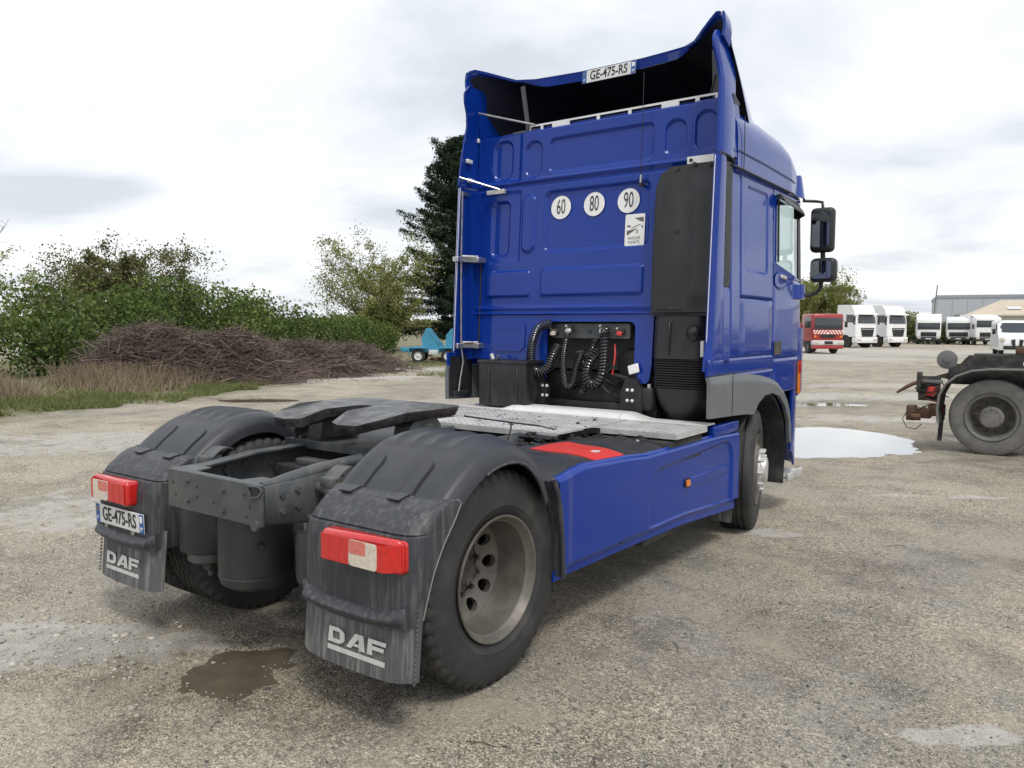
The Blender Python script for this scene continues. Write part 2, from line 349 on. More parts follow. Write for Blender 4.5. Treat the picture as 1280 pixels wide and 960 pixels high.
def noise(sc, det=6, ro=.6):
    o = nd('ShaderNodeTexNoise'); o.inputs['Scale'].default_value = sc; o.inputs['Detail'].default_value = det; o.inputs['Roughness'].default_value = ro; l.new(co, o.inputs['Vector']); return o.outputs['Fac']
def rng(s_, a, b_, c=0., d=1.):
    o = nd('ShaderNodeMapRange'); l.new(s_, o.inputs[0])
    for k, v in enumerate((a, b_, c, d)): o.inputs[k+1].default_value = v
    return o.outputs[0]
def mix(f, a, b_, mode='MIX'):
    o = nd('ShaderNodeMix', data_type='RGBA', blend_type=mode)
    for s_, k in ((f, 'Factor'), (a, 'A'), (b_, 'B')):
        if isinstance(s_, (int, float)): o.inputs[k].default_value = s_
        elif isinstance(s_, tuple): o.inputs[k].default_value = (*s_, 1)
        else: l.new(s_, o.inputs[k])
    return o.outputs['Result']
def math_(op, a, b_):
    o = nd('ShaderNodeMath', operation=op)
    for k, s_ in enumerate((a, b_)):
        if isinstance(s_, (int, float)): o.inputs[k].default_value = s_
        else: l.new(s_, o.inputs[k])
    return o.outputs[0]
def attr(nm): o = nd('ShaderNodeAttribute'); o.attribute_name = nm; return o.outputs['Fac']
def voro(sc, feat='F1', rand=1.):
    o = nd('ShaderNodeTexVoronoi', feature=feat); o.inputs['Scale'].default_value = sc; l.new(co, o.inputs['Vector']); return o
base = mix(rng(noise(.35, 5, .6), .38, .62), (.340, .312, .264), (.445, .400, .325))
base = mix(rng(noise(1.3, 7, .65), .42, .66), base, (.325, .312, .285))
base = mix(math_('MULTIPLY', rng(noise(.16, 4, .5), .46, .60), .6), base, (.47, .426, .35))
v1 = voro(130.); v2 = voro(38.); v3 = voro(210.)
sp1 = nd('ShaderNodeSeparateColor'); l.new(v1.outputs['Color'], sp1.inputs[0])
sp2 = nd('ShaderNodeSeparateColor'); l.new(v2.outputs['Color'], sp2.inputs[0])
sp3 = nd('ShaderNodeSeparateColor'); l.new(v3.outputs['Color'], sp3.inputs[0])
coarse = rng(noise(.9, 5, .6), .40, .58)       # where the loose aggregate shows
grain = mix(sp1.outputs[0], (.22, .22, .23), (1.85, 1.80, 1.70))
base = mix(rng(coarse, 0, 1, .30, .85), base, mix(1., base, grain, 'MULTIPLY'))
clump = mix(rng(noise(26., 5, .75), .36, .64), (.55, .54, .53), (1.42, 1.40, 1.36))
base = mix(rng(noise(.7, 4, .6), .35, .6, .25, .8), base, mix(1., base, clump, 'MULTIPLY'))
base = mix(.7, base, mix(1., base, mix(sp3.outputs[1], (.45, .45, .45), (1.5, 1.5, 1.5)), 'MULTIPLY'))
dark = math_('MULTIPLY', rng(sp2.outputs[1], .90, .93), rng(v2.outputs['Distance'], .010, .006))
base = mix(math_('MULTIPLY', dark, .75), base, (.06, .06, .062))
lite = math_('MULTIPLY', rng(sp2.outputs[2], .965, .98), rng(v2.outputs['Distance'], .009, .005))
base = mix(math_('MULTIPLY', lite, .8), base, (.55, .52, .46))
base = mix(math_('MULTIPLY', rng(noise(.45, 3, .5), .46, .62), .38), base, mix(1., base, (.62, .64, .62), 'MULTIPLY'))
chips = math_('MULTIPLY', rng(noise(1.5, 5, .65), .48, .62), rng(sp1.outputs[2], .42, .50))
base = mix(math_('MULTIPLY', chips, .62), base, (.095, .098, .098))
sand = math_('MULTIPLY', rng(noise(1.1, 6, .7), .54, .66), .75)
base = mix(sand, base, mix(rng(noise(30., 4), .3, .7), (.36, .315, .245), (.46, .405, .32)))
pm = math_('MULTIPLY', attr('pale'), rng(noise(5., 7, .7), .30, .55))
base = mix(math_('MULTIPLY', rng(pm, .25, .6), .85), base, mix(rng(noise(9., 5), .3, .7), (.40, .38, .345), (.56, .54, .50)))
dm = math_('MULTIPLY', attr('damp'), rng(noise(3., 6, .65), .25, .60))
base = mix(dm, base, mix(1., base, (.46, .43, .39), 'MULTIPLY'))
vg = math_('MULTIPLY', attr('veg'), rng(noise(3., 7, .7), .25, .50))
base = mix(vg, base, mix(rng(noise(6., 6), .35, .65), (.085, .105, .035), (.19, .165, .095)))
l.new(base, b.inputs['Base Color']); b.inputs['Specular IOR Level'].default_value = .3
l.new(rng(dm, 0, 1, .9, .55), b.inputs['Roughness'])
hsum = math_('ADD', math_('MULTIPLY', v1.outputs['Distance'], -.35), math_('ADD', math_('MULTIPLY', noise(14., 8, .7), .9), math_('MULTIPLY', v2.outputs['Distance'], -.25)))
bu = nd('ShaderNodeBump'); bu.inputs['Strength'].default_value = .75; bu.inputs['Distance'].default_value = .03; l.new(hsum, bu.inputs['Height']); l.new(bu.outputs[0], b.inputs['Normal'])
me.materials.append(gm)
ground = bpy.data.objects.new('ground', me); COL.objects.link(ground)
tag(ground, 'compacted beige gravel yard with pale stains and damp patches', 'ground', kind='structure')
# puddles: flat sheets of water lying in hollows of the ground
mat('water_clear', (.10, .095, .085), .015, spec=.9, coat=1.)
mat('water_brown', (.105, .088, .064), .06, spec=.35, var=.25, vscale=5.)
PL = ['wide puddle mirroring the white sky beyond the tractor', 'small brown puddle on the ground behind the chassis', 'muddy puddle at the edge of the grass verge', 'thin wet patch on the gravel beyond the wide puddle']
for i, (cx, cy, a, b_, an, d) in enumerate(PUDDLES):
    m = MB(); K = 40; lv = (-.012, -.009, -.017, -.010)[i]
    pts = [(cx+(1.25 if i == 0 else 1.5)*(math.cos(t_)*a*math.cos(an)-math.sin(t_)*b_*math.sin(an)), cy+(1.25 if i == 0 else 1.5)*(math.cos(t_)*a*math.sin(an)+math.sin(t_)*b_*math.cos(an))) for t_ in [2*PI*k/K for k in range(K)]]
    m.add([(x, y, lv) for x, y in pts], [tuple(range(K))])
    tag(m.build('puddle', 'water_brown' if i in (1, 2) else 'water_clear', recalc=False), PL[i], 'puddle', kind='structure')

# ------------------------------------------------------------------ the blue tractor unit
T = empty('tractor_truck'); tag(T, 'blue tractor unit with bare chassis, fifth wheel and speed stickers on the cab', 'truck')
def bolt_ring(m, c, ax, r, n, br, h, a0=0.):
    for k in range(n):
        a = a0+2*PI*k/n
        if ax == 'x': p = (c[0], c[1]+r*math.cos(a), c[2]+r*math.sin(a)); q_ = (c[0]+h, p[1], p[2])
        m.cyl(p, q_, br, n=6)
# --- wheels
TW = .30; WR = .52
tprof = [(-.110, .288), (-.128, .305), (-.143, .345), (-.1478, .352), (-.1462, .360), (-.150, .395), (-.149, .440), (-.141, .478), (-.132, .500), (-.124, .512), (-.110, .5195), (-.078, .520), (-.074, .506), (-.064, .506), (-.060, .520), (-.030, .520), (-.026, .507), (-.016, .507), (-.012, .520)]
tprof = tprof+[(-a, r) for a, r in tprof[::-1]]
def tyre_mesh(notch, n=144):
    P = len(tprof)
    def fn(k, j, r):
        if not notch: return r
        e = min(j, P-1-j)
        if e in (8, 9, 10) and k % 3 == 0: return r-.019
        if e in (11, 14, 15, 18) and k % 3 == 1: return r-.007
        return r
    m = MB(); m.lathe(tprof, (0, 0, 0), 'x', n, 1, fn); return m
def holed_disc(m, x, r0, r1, nh, hr, rc, dip=0., n=16):
    """annulus r0..r1 at axial x with nh round hand holes of radius hr centred on radius rc"""
    for h in range(nh):
        a = 2*PI*h/nh; inn = []; outr = []
        for k in range(n):
            t_ = 2*PI*k/n+PI/4; c_, s_ = math.cos(t_), math.sin(t_); sc = 1/max(abs(c_), abs(s_))
            rr = rc+hr*c_; aa = a+hr*s_/rc; inn.append((rr, aa))
            u = c_*sc; v = s_*sc; outr.append((lerp(r0, r1, (u+1)/2), a+v*PI/nh))
        P = lambda q, xx: (xx-dip*(q[0]-r0)/(r1-r0), q[0]*math.cos(q[1]), q[0]*math.sin(q[1]))
        vs = [P(q, x) for q in inn]+[P(q, x) for q in outr]+[P(q, x-.03) for q in inn]
        fs = [(k, (k+1) % n, n+(k+1) % n, n+k) for k in range(n)]+[(k, 2*n+k, 2*n+(k+1) % n, (k+1) % n) for k in range(n)]
        m.add(vs, fs)
def rear_wheel(parent, x, s_, outer):
    w_ = MB().use('rim')
    w_.lathe([(.128, .300), (.140, .306), (.146, .304), (.146, .297), (.138, .290), (.118, .284), (.105, .270), (.05, .262), (.0, .258), (-.035, .254), (-.050, .248)], (0, 0, 0), 'x', 72)
    w_.lathe([(-.14, .31), (-.13, .28), (-.05, .265)], (0, 0, 0), 'x', 40)
    holed_disc(w_, -.112, .140, .249, 10, .033, .200, -.060)
    w_.lathe([(-.120, .142), (-.116, .136), (-.114, .09)], (0, 0, 0), 'x', 48)
    w_.use('black_dull').lathe([(-.175, .25), (-.175, .02)], (0, 0, 0), 'x', 24)
    o = w_.build('wheel', parent=parent, mirror=s_ < 0, recalc=False); o.location = (x, 0, WR)
    ty = tyre_mesh(True).build('tyre', 'tyre', o)
    if outer:
        h = MB().use('rim_dark'); h.lathe([(-.116, .118), (-.106, .114), (-.098, .080), (-.060, .076), (-.050, .066), (-.048, .0)], (0, 0, 0), 'x', 40)
        bolt_ring(h, (-.116, 0, 0), 'x', .1260, 10, .013, .038, .3); bolt_ring(h, (-.060, 0, 0), 'x', .062, 10, .007, .018)
        h.build('hub', parent=o, mirror=s_ < 0)
    return o
for s_ in (1, -1):
    rear_wheel(T, s_*1.060, s_, True); rear_wheel(T, s_*.700, -s_, False)
for s_ in (1, -1):
    w_ = MB().use('rim')
    w_.lathe([(.128, .300), (.142, .306), (.147, .304), (.147, .297), (.138, .290), (.11, .275), (.09, .262), (.095, .25), (.14, .215), (.158, .19), (.160, .15)], (0, 0, 0), 'x', 64)
    w_.lathe([(-.14, .31), (-.13, .28), (.06, .26)], (0, 0, 0), 'x', 40)
    o = w_.build('wheel', parent=T, mirror=s_ < 0, recalc=False); o.location = (s_*1.045, 3.70, WR-.02); o.rotation_euler = (0, 0, math.radians(13))
    tyre_mesh(False, 96).build('tyre', 'tyre', o)
    h = MB().use('alu'); h.lathe([(.155, .165), (.175, .160), (.180, .12), (.215, .11), (.225, .09), (.228, 0)], (0, 0, 0), 'x', 40); bolt_ring(h, (.155, 0, 0), 'x', .168, 10, .016, .05)
    h.build('hub', parent=o, mirror=s_ < 0)
m = MB(); m.cyl((-.9, 0, WR), (.9, 0, WR), .085, n=20); m.lathe([(-.22, .09), (-.17, .20), (.0, .24), (.17, .20), (.22, .09)], (0, 0, WR), 'x', 24); m.build('rear_axle', 'black_dull', T)
m = MB(); m.bx(-.85, .85, 3.62, 3.76, .36, .48, .03); m.build('front_axle', 'black_dull', T)

# --- rear mudguards: top cover, rear shell, straps, flap, lamp
PATH = [(-.470, .985), (-.40, 1.045), (-.30, 1.112), (-.20, 1.160), (-.10, 1.183), (0, 1.188), (.10, 1.172), (.20, 1.125), (.28, 1.055), (.34, .975), (.385, .88)]
def path(t_):
    q_ = t_*(len(PATH)-1); i = min(int(q_), len(PATH)-2); f_ = q_-i
    p0, p1, p2, p3 = (Vector(PATH[max(0, min(len(PATH)-1, i+k))]) for k in (-1, 0, 1, 2))
    return .5*((2*p1)+(-p0+p2)*f_+(2*p0-5*p1+4*p2-p3)*f_**2+(-p0+3*p1-3*p2+p3)*f_**3)
def guard_pt(u, v):
    """u across (inner to outer), v along the arch"""
    p = path(v); d = (path(min(1, v+.01))-path(max(0, v-.01))).normalized(); nrm = Vector((-d.y, d.x))
    XS = [(0, .575, -.11), (.05, .578, -.055), (.10, .600, -.018), (.16, .645, -.004), (.5, .93, 0), (.84, 1.175, -.006), (.91, 1.232, -.024), (.96, 1.262, -.060), (1, 1.270, -.100)]
    x = interp(u, [(a, b_) for a, b_, c in XS]); h = interp(u, [(a, c) for a, b_, c in XS])
    rib = sum(math.exp(-((x-xr)/.022)**2) for xr in (.72, .84, .96, 1.08))*.017*sstep(.28, .36, v)*(1-sstep(.80, .9, v))
    rib += .006*sstep(.27, .30, v)*sstep(.60, .66, x)*(1-sstep(1.12, 1.18, x))
    h += rib
    q_ = p+nrm*h; return (x, q_.x, q_.y)
SZ = [(.988, -.470, -.415, 1.258), (.980, -.515, -.385, 1.266), (.962, -.560, -.367, 1.270), (.905, -.632, -.405, 1.271), (.874, -.660, -.428, 1.271), (.868, -.654, -.434, 1.271), (.862, -.672, -.440, 1.272), (.80, -.684, -.49, 1.273), (.70, -.690, -.548, 1.273), (.60, -.692, -.585, 1.272), (.50, -.690, -.620, 1.270)]
def shell_pt(u, v):
    q_ = v*(len(SZ)-1); i = min(int(q_), len(SZ)-2); f_ = q_-i
    z, yr, yf, xo = (lerp(SZ[i][k], SZ[i+1][k], f_) for k in range(4)); yi = yr+.12+.05*v
    S_ = [(0, .600, yi), (.10, .606, yr+.045), (.16, .628, yr+.012), (.22, .68, yr), (.70, 1.16, yr), (.78, 1.215, yr+.010), (.86, 1.252, yr+.038), (.92, xo, yr+.075), (1, xo, max(yf, yr+.08))]
    return (interp(u, [(a, b_) for a, b_, c in S_]), interp(u, [(a, c) for a, b_, c in S_]), z)
def DAF(m, x0, z0, w_, h, y, tilt=0.):
    """three block letters over a bar, built from strips"""
    def P(pts): m.prism([(x0+a*w_, z0+b_*h) for a, b_ in pts], 'y', y, y-.003)
    D = [(0, .34), (0, 1), (.20, 1), (.285, .90), (.30, .80), (.30, .55), (.285, .44), (.20, .34), (0, .34)]
    P([(.0, .34), (.09, .34), (.09, 1), (.03, 1)]); P([(.09, .34), (.20, .34), (.27, .42), (.22, .52), (.19, .50), (.09, .50)])
    P([(.09, .84), (.19, .84), (.22, .82), (.27, .92), (.20, 1), (.09, 1)]); P([(.22, .52), (.27, .42), (.30, .52), (.30, .82), (.27, .92), (.22, .82)])
    P([(.33, .34), (.42, .34), (.55, .80), (.55, 1), (.50, 1)]); P([(.55, .80), (.55, 1), (.64, 1), (.66, .34), (.565, .34), (.56, .74)]); P([(.46, .46), (.56, .46), (.56, .56), (.49, .56)])
    P([(.70, .34), (.79, .34), (.79, 1), (.73, 1)]); P([(.79, .84), (1.02, .84), (1.03, 1), (.79, 1)]); P([(.79, .58), (.98, .58), (.99, .73), (.79, .73)])
    m.prism([(x0-.01*w_, z0), (x0+1.0*w_, z0), (x0+1.0*w_, z0+.20*h), (x0-.01*w_, z0+.20*h)], 'y', y, y-.003)
for s_ in (1, -1):
    mir = s_ < 0
    g = MB().grid(guard_pt, 56, 60, lambda p, u, v: (0, 0, -.008) if .06 < u < .94 else ((.006 if u < .5 else -.006), 0, 0))
    cover = g.build('mudguard', 'plastic', T, mir)
    lip = MB(); lip.tube([guard_pt(1, k/30) for k in range(8, 31)], .008, 6); lip.build('guard_lip', 'plastic_dirty', cover, mir)
    fr = MB(); fr.grid(lambda u, v: (lerp(.60, 1.268, u), .395+.05*sstep(0, .6, v)+.012*v, lerp(.93, .42, v)), 8, 10, (0, .012, 0))
    fr.tube([(1.268, .36, .955), (1.272, .40, .88), (1.272, .425, .78), (1.272, .445, .65), (1.272, .455, .52), (1.27, .46, .42)], .013, 8); fr.build('front_guard', 'plastic_dirty', T, mir)
    sh = MB().grid(shell_pt, 64, 50, lambda p, u, v: (0, .008, 0) if .2 < u < .8 else ((.008 if u < .5 else -.008), .001, 0))
    sh.use('plastic_dirty'); shell = sh.build('mudguard_shell', 'plastic_dirty', T, mir); shell.data.materials.clear(); shell.data.materials.append(MATS['plastic_dirty'])
    # raised lip under the number plate field
    lp = MB(); lp.grid(lambda u, v: (lerp(.615, 1.245, u), -.690-.045*math.sin(PI*min(1, v*1.15))*sstep(0, .08, u)*(1-sstep(.9, 1, u)), .555-.085*v+.03*(abs(u-.5)*2)**3), 30, 10, (0, .03, 0)); lp.build('shell_lip', 'plastic_dirty', shell, mir)
    for xs in (.735, 1.035):
        st = MB()
        def strap(u, v, xs=xs, ex=0., lo=0.):
            if v < .22: p = Vector((lerp(-.545, -.470, v/.22), lerp(.978, .992, v/.22))); nn = .006
            else: p = path((v-.22)/.78*.20); nn = .004
            wd = (.036 if v < .8 else .036*math.sqrt(max(.02, 1-((v-.8)/.2)**2)))+ex; nn -= lo
            d = (path(.1)-path(0)).normalized(); pn = Vector((-d.y, d.x)); q_ = p+pn*nn
            return (xs+(u-.5)*2*wd, q_.x, q_.y)
        st.grid(strap, 6, 24, (0, .004, -.008)); sto = st.build('strap', 'plastic', cover, mir)
        gv = MB(); gv.grid(lambda u, v: strap(u, .22+.79*v, ex=.009, lo=.0028), 6, 24, (0, .001, -.002)); gv.build('strap_groove', 'ink', cover, mir)
    # flap
    fp = MB(); fp.grid(lambda u, v: (lerp(.592, 1.272, u), -.668-.030*v+.05*(max(0, u-.82)/.18)**2+.03*(max(0, .16-u)/.16)**2+.0016*math.sin(u*260), lerp(.60, .252+.018*(abs(u-.5)*2)**2, v)), 120, 6, (0, .008, 0))
    flap = fp.build('mudflap', 'flap', T, mir)
    tooth = MB()
    for k in range(16): z_ = .27+k*.02; tooth.box((1.272, -.64-.030*(1-(z_-.25)/.35), z_), (.006, .010, .012), None, .002, 1)
    tooth.build('flap_edge', 'flap', flap, mir)
    lg = MB(); x0 = .785 if not mir else -1.135
    DAF(lg, x0, .312, .345, .105, -.6925); lg.build('logo', 'logo_white', flap)
    # lamp
    lm = MB(); lm.box((1.021, -.705, .790), (.444, .09, .140), None, .024, 4); lm.v = [(x, y+.060*sstep(1.165, 1.243, x)**1.5*(y < -.70)+.006*sstep(.84, .80, x), z) for x, y, z in [tuple(p) for p in lm.v]]
    lm2 = MB().grid(lambda u, v: (lerp(.812, 1.232, u), -.7505+.060*sstep(1.165, 1.243, lerp(.812, 1.232, u))**1.5, lerp(.735, .845, v)), 30, 6, (0, .004, 0))
    lamp = lm.build('tail_lamp', 'red_lens', T, mir); lm2.build('lamp_lens', 'red_lens', lamp, mir)
    cl = MB(); cl.prism(rrect(.985, 1.148, .735, .845, .016), 'y', -.7535, -.748); rl_ = cl.build('reversing_lens', 'clear_lens', lamp, mir)
    rf = MB(); rf.prism(rrect(.987, 1.086, .787, .843, .012), 'y', -.7548, -.7537); rf.build('reflector', 'pink_lens', lamp, mir)
    eg = MB(); eg.tube([shell_pt(1, .08+.9*k/24) for k in range(25)], .0035, 5); eg.build('worn_edge', 'edge_grey', shell, mir)
    for xx in (.862, .925):
        rf = MB(); rf.bx(xx-.0012, xx+.0012, -.7520, -.748, .737, .843); rf.build('lens_joint', 'red_plastic', lamp, mir)
    lg = MB(); lg.cyl((.36, -.40, .93), (.72, -.45, .93), .026, n=14); lg.cyl((.50, -.42, .93), (.60, -.43, .93), .045, n=16); lg.bx(.47, .56, -.47, -.36, .95, 1.0, .01)
    lg.tube([(.52, -.44, .93), (.53, -.44, .84), (.50, -.43, .74)], .010, 8); lg.tube([(.55, -.44, .93), (.59, -.44, .83), (.60, -.43, .74)], .010, 8); lg.build('guard_bracket', 'frame', T, mir)
    lg = MB(); lg.grid(lambda u, v: (lerp(.46, .56, u), lerp(-.44, -.30, v), .985+.055*math.sin(v*2.2)), 4, 8, (0, 0, -.008)); lg.build('bracket_plate', 'frame', T, mir)
# --- number plates
REAR = Matrix(((1, 0, 0), (0, 0, -1), (0, 1, 0)))
def plate(name, c, rot, parent):
    R_ = Matrix.Translation(c) @ rot.to_4x4()
    q_ = MB(); q_.use('plate_white').box((0, 0, 0), (.52, .006, .11), None, .002, 1)
    q_.use('plate_blue').box((-.238, -.0025, 0), (.042, .004, .106)); q_.box((.238, -.0025, 0), (.042, .004, .106))
    q_.v = [R_ @ Vector(p) for p in q_.v]; o = q_.build(name, parent=parent)
    R3 = R_ @ REAR.to_4x4()
    text('GE-475-RS', .112, 'ink', o, R3 @ Matrix.Translation((0, 0, .0045)), .74, bold=.0012)
    text('F', .030, 'white_sign', o, R3 @ Matrix.Translation((-.238, -.030, .0055)), .9, bold=.001)
    text('17', .028, 'white_sign', o, R3 @ Matrix.Translation((.238, -.030, .0055)), .9, bold=.001)
    st = MB()
    for k in range(12):
        a = 2*PI*k/12; st.cyl((-.238+.012*math.cos(a), -.0045, .022+.012*math.sin(a)), (-.238+.012*math.cos(a), -.0065, .022+.012*math.sin(a)), .0022, n=5)
    st.v = [R_ @ Vector(p) for p in st.v]; st.build('stars', 'sticker_yellow', o)
    em = MB(); em.prism(rrect(.226, .250, .006, .042, .006), 'y', -.0045, -.0065); em.v = [R_ @ Vector(p) for p in em.v]; em.build('emblem', 'white_sign', o); return o
plate('number_plate', (-.955, -.704, .634), Matrix.Rotation(math.radians(2), 3, 'X'), T)
m = MB()
for xx in (-1.12, -.83): m.bx(xx-.018, xx+.018, -.700, -.690, .55, .59, .004, 1)
m.build('plate_bracket', 'steel', T)

# --- chassis frame
for s_ in (1, -1):
    mir = s_ < 0; m = MB()
    def rail_top(y): return interp(y, [(-.73, .984), (-.55, .990), (-.25, 1.020), (.2, 1.022), (1.0, 1.0), (5., .96)])
    ys = [-.715, -.6, -.5, -.4, -.25, -.1, .1, .4, 1., 2., 3., 4.6]
    def rail(u, v):
        y = interp(v, [(k/(len(ys)-1), y_) for k, y_ in enumerate(ys)]); zt = rail_top(y); zb = interp(y, [(-.73, .80), (-.45, .76), (-.2, .74), (5, .70)])
        pr = [(.300, zt-.004), (.372, zt), (.385, zt-.012), (.385, zb+.012), (.372, zb), (.300, zb)]
        return (interp(u, [(k/5, p[0]) for k, p in enumerate(pr)]), y, interp(u, [(k/5, p[1]) for k, p in enumerate(pr)]))
    m.grid(rail, 5, 44, lambda p, u, v: (0, 0, -.010) if u < .3 else ((0, 0, .010) if u > .7 else (-.010, 0, 0))); rl = m.build('frame_rail', 'frame', T, mir, sharp=.9)
    for y, z in ((-.62, .93), (-.62, .85), (-.53, .94), (-.53, .86), (-.40, .90), (-.30, .95), (-.30, .85), (-.12, .93), (.0, .85), (.12, .95), (.3, .86)):
        b_ = MB(); b_.cyl((.385, y, z), (.397, y, z), .016, n=6); b_.cyl((.374, y, z), (.358, y, z), .012, n=6); b_.build('bolt', 'frame', rl, mir)
    if s_ < 0: continue
    tb = MB(); tb.tube([(.345, -.70, .965), (.345, -.55, .985), (.35, -.38, 1.005), (.36, -.1, 1.020)], [.03, .034, .036, .034], 12); tb.build('rail_lip', 'frame', rl, mir)
m = MB(); m.prism([(-.388, -.722), (.388, -.722), (.388, -.735), (.37, -.742), (-.37, -.742), (-.388, -.735)], 'z', .795, .986)
m.grid(lambda u, v: (lerp(-.375, .375, u), lerp(-.735, -.60-.10*(abs(u-.5)*2 < .55), v), .987+.002*v), 32, 4, (0, 0, -.008)); m.bx(-.37, .37, -.725, -.60, .792, .800)
beam = m.build('end_beam', 'frame', T, sharp=.7)
for x, z in ((-.20, .945), (.10, .935), (-.20, .845), (.10, .835)):
    b_ = MB(); b_.cyl((x, -.742, z), (x, -.756, z), .013, n=6); b_.cyl((x, -.742, z), (x, -.746, z), .02, n=12); b_.build('bolt', 'frame', beam)
for x, z in ((-.33, .92), (-.31, .86), (-.12, .92), (-.12, .87), (.02, .86), (.31, .88), (.28, .83), (.27, .93)):
    b_ = MB(); b_.cyl((x, -.742, z), (x, -.7435, z), .007, n=10); b_.build('bolt_hole', 'ink', beam)
m = MB(); m.prism([(.30, .975), (.375, .982), (.375, .945), (.325, .935)], 'y', -.742, -.7445); m.build('corner_cutout', 'ink', beam)
m = MB(); m.tube([(.30, -.747, .978), (.378, -.747, .985), (.392, -.735, .965), (.378, -.747, .935), (.322, -.747, .925), (.30, -.747, .978)], .006, 6); m.build('corner_loop', 'frame', beam)
m = MB(); m.cyl((.345, -.735, .800), (.345, -.75, .800), .032, .028, n=14); m.build('tow_eye', 'frame', beam)
for y in (-.05, .62, 1.5, 2.6):
    m = MB(); m.bx(-.36, .36, y-.06, y+.06, .74, .93, .02); m.build('cross_member', 'black_dull', T)
m = MB(); m.bx(-.22, .05, -.06, .02, .93, .965, .006); m.build('cable_tray', 'frame', T)
# air springs, air tank, damper
for x, y, r, z0, z1 in ((-.475, -.46, .150, .48, .80), (.430, -.42, .128, .47, .74)):
    m = MB(); m.lathe([(0, .02), (0, r*.8), (.012, r*.97), (.04, r), (.18, r*1.01), (z1-z0-.05, r), (z1-z0-.01, r*.94), (z1-z0, r*.5), (z1-z0, .0)], (x, y, z0), 'z', 36)
    o = m.build('air_spring', 'charcoal', T)
    m = MB(); m.lathe([(-.055, .0), (-.055, r*.66), (-.045, r*.72), (0, r*.74), (.02, r*.7)], (x, y, z0), 'z', 32); m.cyl((x+.02, y, z0-.05), (x+.02, y, z0-.14), .017, n=10); m.build('piston', 'frame', o)
    m = MB(); m.cyl((x, y, z1), (x, y, z1+.06), r*.55, n=20)
    for a in (0, 2.1, 4.2): m.cyl((x+r*.6*math.cos(a), y+r*.6*math.sin(a), z1-.01), (x+r*.6*math.cos(a), y+r*.6*math.sin(a), z1+.025), .014, n=6)
    m.build('spring_top', 'frame', o)
m = MB(); m.lathe([(.36, .0), (.362, .08), (.375, .14), (.40, .178), (.435, .188), (.79, .188), (.80, .0)], (-.045, -.46, 0), 'z', 48); tk = m.build('air_tank', 'charcoal', T)
m = MB(); m.lathe([(.436, .1885), (.442, .1915), (.448, .1885)], (-.045, -.46, 0), 'z', 48); m.build('weld_seam', 'charcoal', tk)
for a_, b__, r__ in (((-.045, -.46, .362), (-.045, -.46, .335), .016), ((-.30, -.50, .735), (-.25, -.49, .735), .028), ((.12, -.55, .62), (.15, -.57, .62), .018)):
    m = MB(); m.cyl(a_, b__, r__, n=10); m.build('drain_valve', 'rubber', tk)
for s_ in (1, -1):
    m = MB(); m.tube([(s_*.30, .55, .62), (s_*.42, 0, .40), (s_*.44, -.50, .42)], .045, 10); m.build('trailing_arm', 'black_dull', T)

# --- fifth wheel
m = MB()
def fw_outline(): return [(-.40, .66), (.40, .66), (.455, .58), (.462, .36), (.45, .16), (.41, -.02), (.34, -.11), (.22, -.13), (.13, -.09), (.085, .06), (.062, .24), (.045, .30), (0, .32), (-.045, .30), (-.062, .24), (-.085, .06), (-.13, -.09), (-.22, -.13), (-.34, -.11), (-.41, -.02), (-.45, .16), (-.462, .36), (-.455, .58)]
P_ = fw_outline(); K = len(P_)
def fz(x, y): return 1.252-.055*sstep(.10, -.13, y)
vs_ = [(x, y, fz(x, y)) for x, y in P_]+[(x*1.0, y, fz(x, y)-.016) for x, y in P_]+[(x*.97, y*.98+.005, fz(x, y)-.050) for x, y in P_]
# top as strips left and right of the throat
fs_ = [(k, (k+1) % K, K+(k+1) % K, K+k) for k in range(K)]+[(K+k, K+(k+1) % K, 2*K+(k+1) % K, 2*K+k) for k in range(K)]
fs_ += [tuple(range(K))[::-1], tuple(range(2*K, 3*K))]
m.add(vs_, fs_); fwheel = m.build('fifth_wheel', 'grease', T, sharp=.5)
for s_ in (1, -1):
    m = MB(); m.prism([(.18, 1.0), (.52, 1.0), (.47, 1.16), (.42, 1.215), (.28, 1.215), (.22, 1.16)], 'x', s_*.30, s_*.42); m.cyl((s_*.27, .35, 1.14), (s_*.45, .35, 1.14), .035, n=14); m.build('pedestal', 'frame', fwheel, sharp=.5)
    m = MB(); m.box((s_*.47, .33, 1.095), (.014, .40, .10), None, .004, 1); m.build('pedestal_web', 'frame', fwheel)
m = MB(); m.bx(-.50, .50, .10, .74, 1.024, 1.040, .004, 1); m.bx(-.50, .50, .085, .10, .995, 1.044, .003, 1); mp_ = m.build('mounting_plate', 'frame', T)
for x in (-.46, -.40, .40, .46):
    for y in (.14, .22, .66):
        b_ = MB(); b_.cyl((x, y, 1.04), (x, y, 1.062), .017, n=6); b_.build('bolt', 'rim_dark', mp_)
m = MB(); m.tube([(.44, .66, 1.195), (.60, .74, 1.175), (.80, .76, 1.165), (.93, .775, 1.16)], .012, 8)
m.tube([(.93, .765, 1.16), (.945, .735, 1.165), (1.0, .735, 1.158), (1.015, .76, 1.152), (1.0, .795, 1.148), (.945, .80, 1.152), (.93, .775, 1.16)], .011, 8); m.build('release_handle', 'steel', fwheel)
m = MB(); m.tube([(.72, .755, 1.165), (.725, .74, 1.12), (.72, .72, 1.07), (.70, .68, 1.03)], .005, 6); m.tube([(.70, .755, 1.18), (.73, .755, 1.18), (.735, .755, 1.15), (.70, .755, 1.15), (.70, .755, 1.18)], .004, 6); m.build('retaining_strap', 'rubber', fwheel)
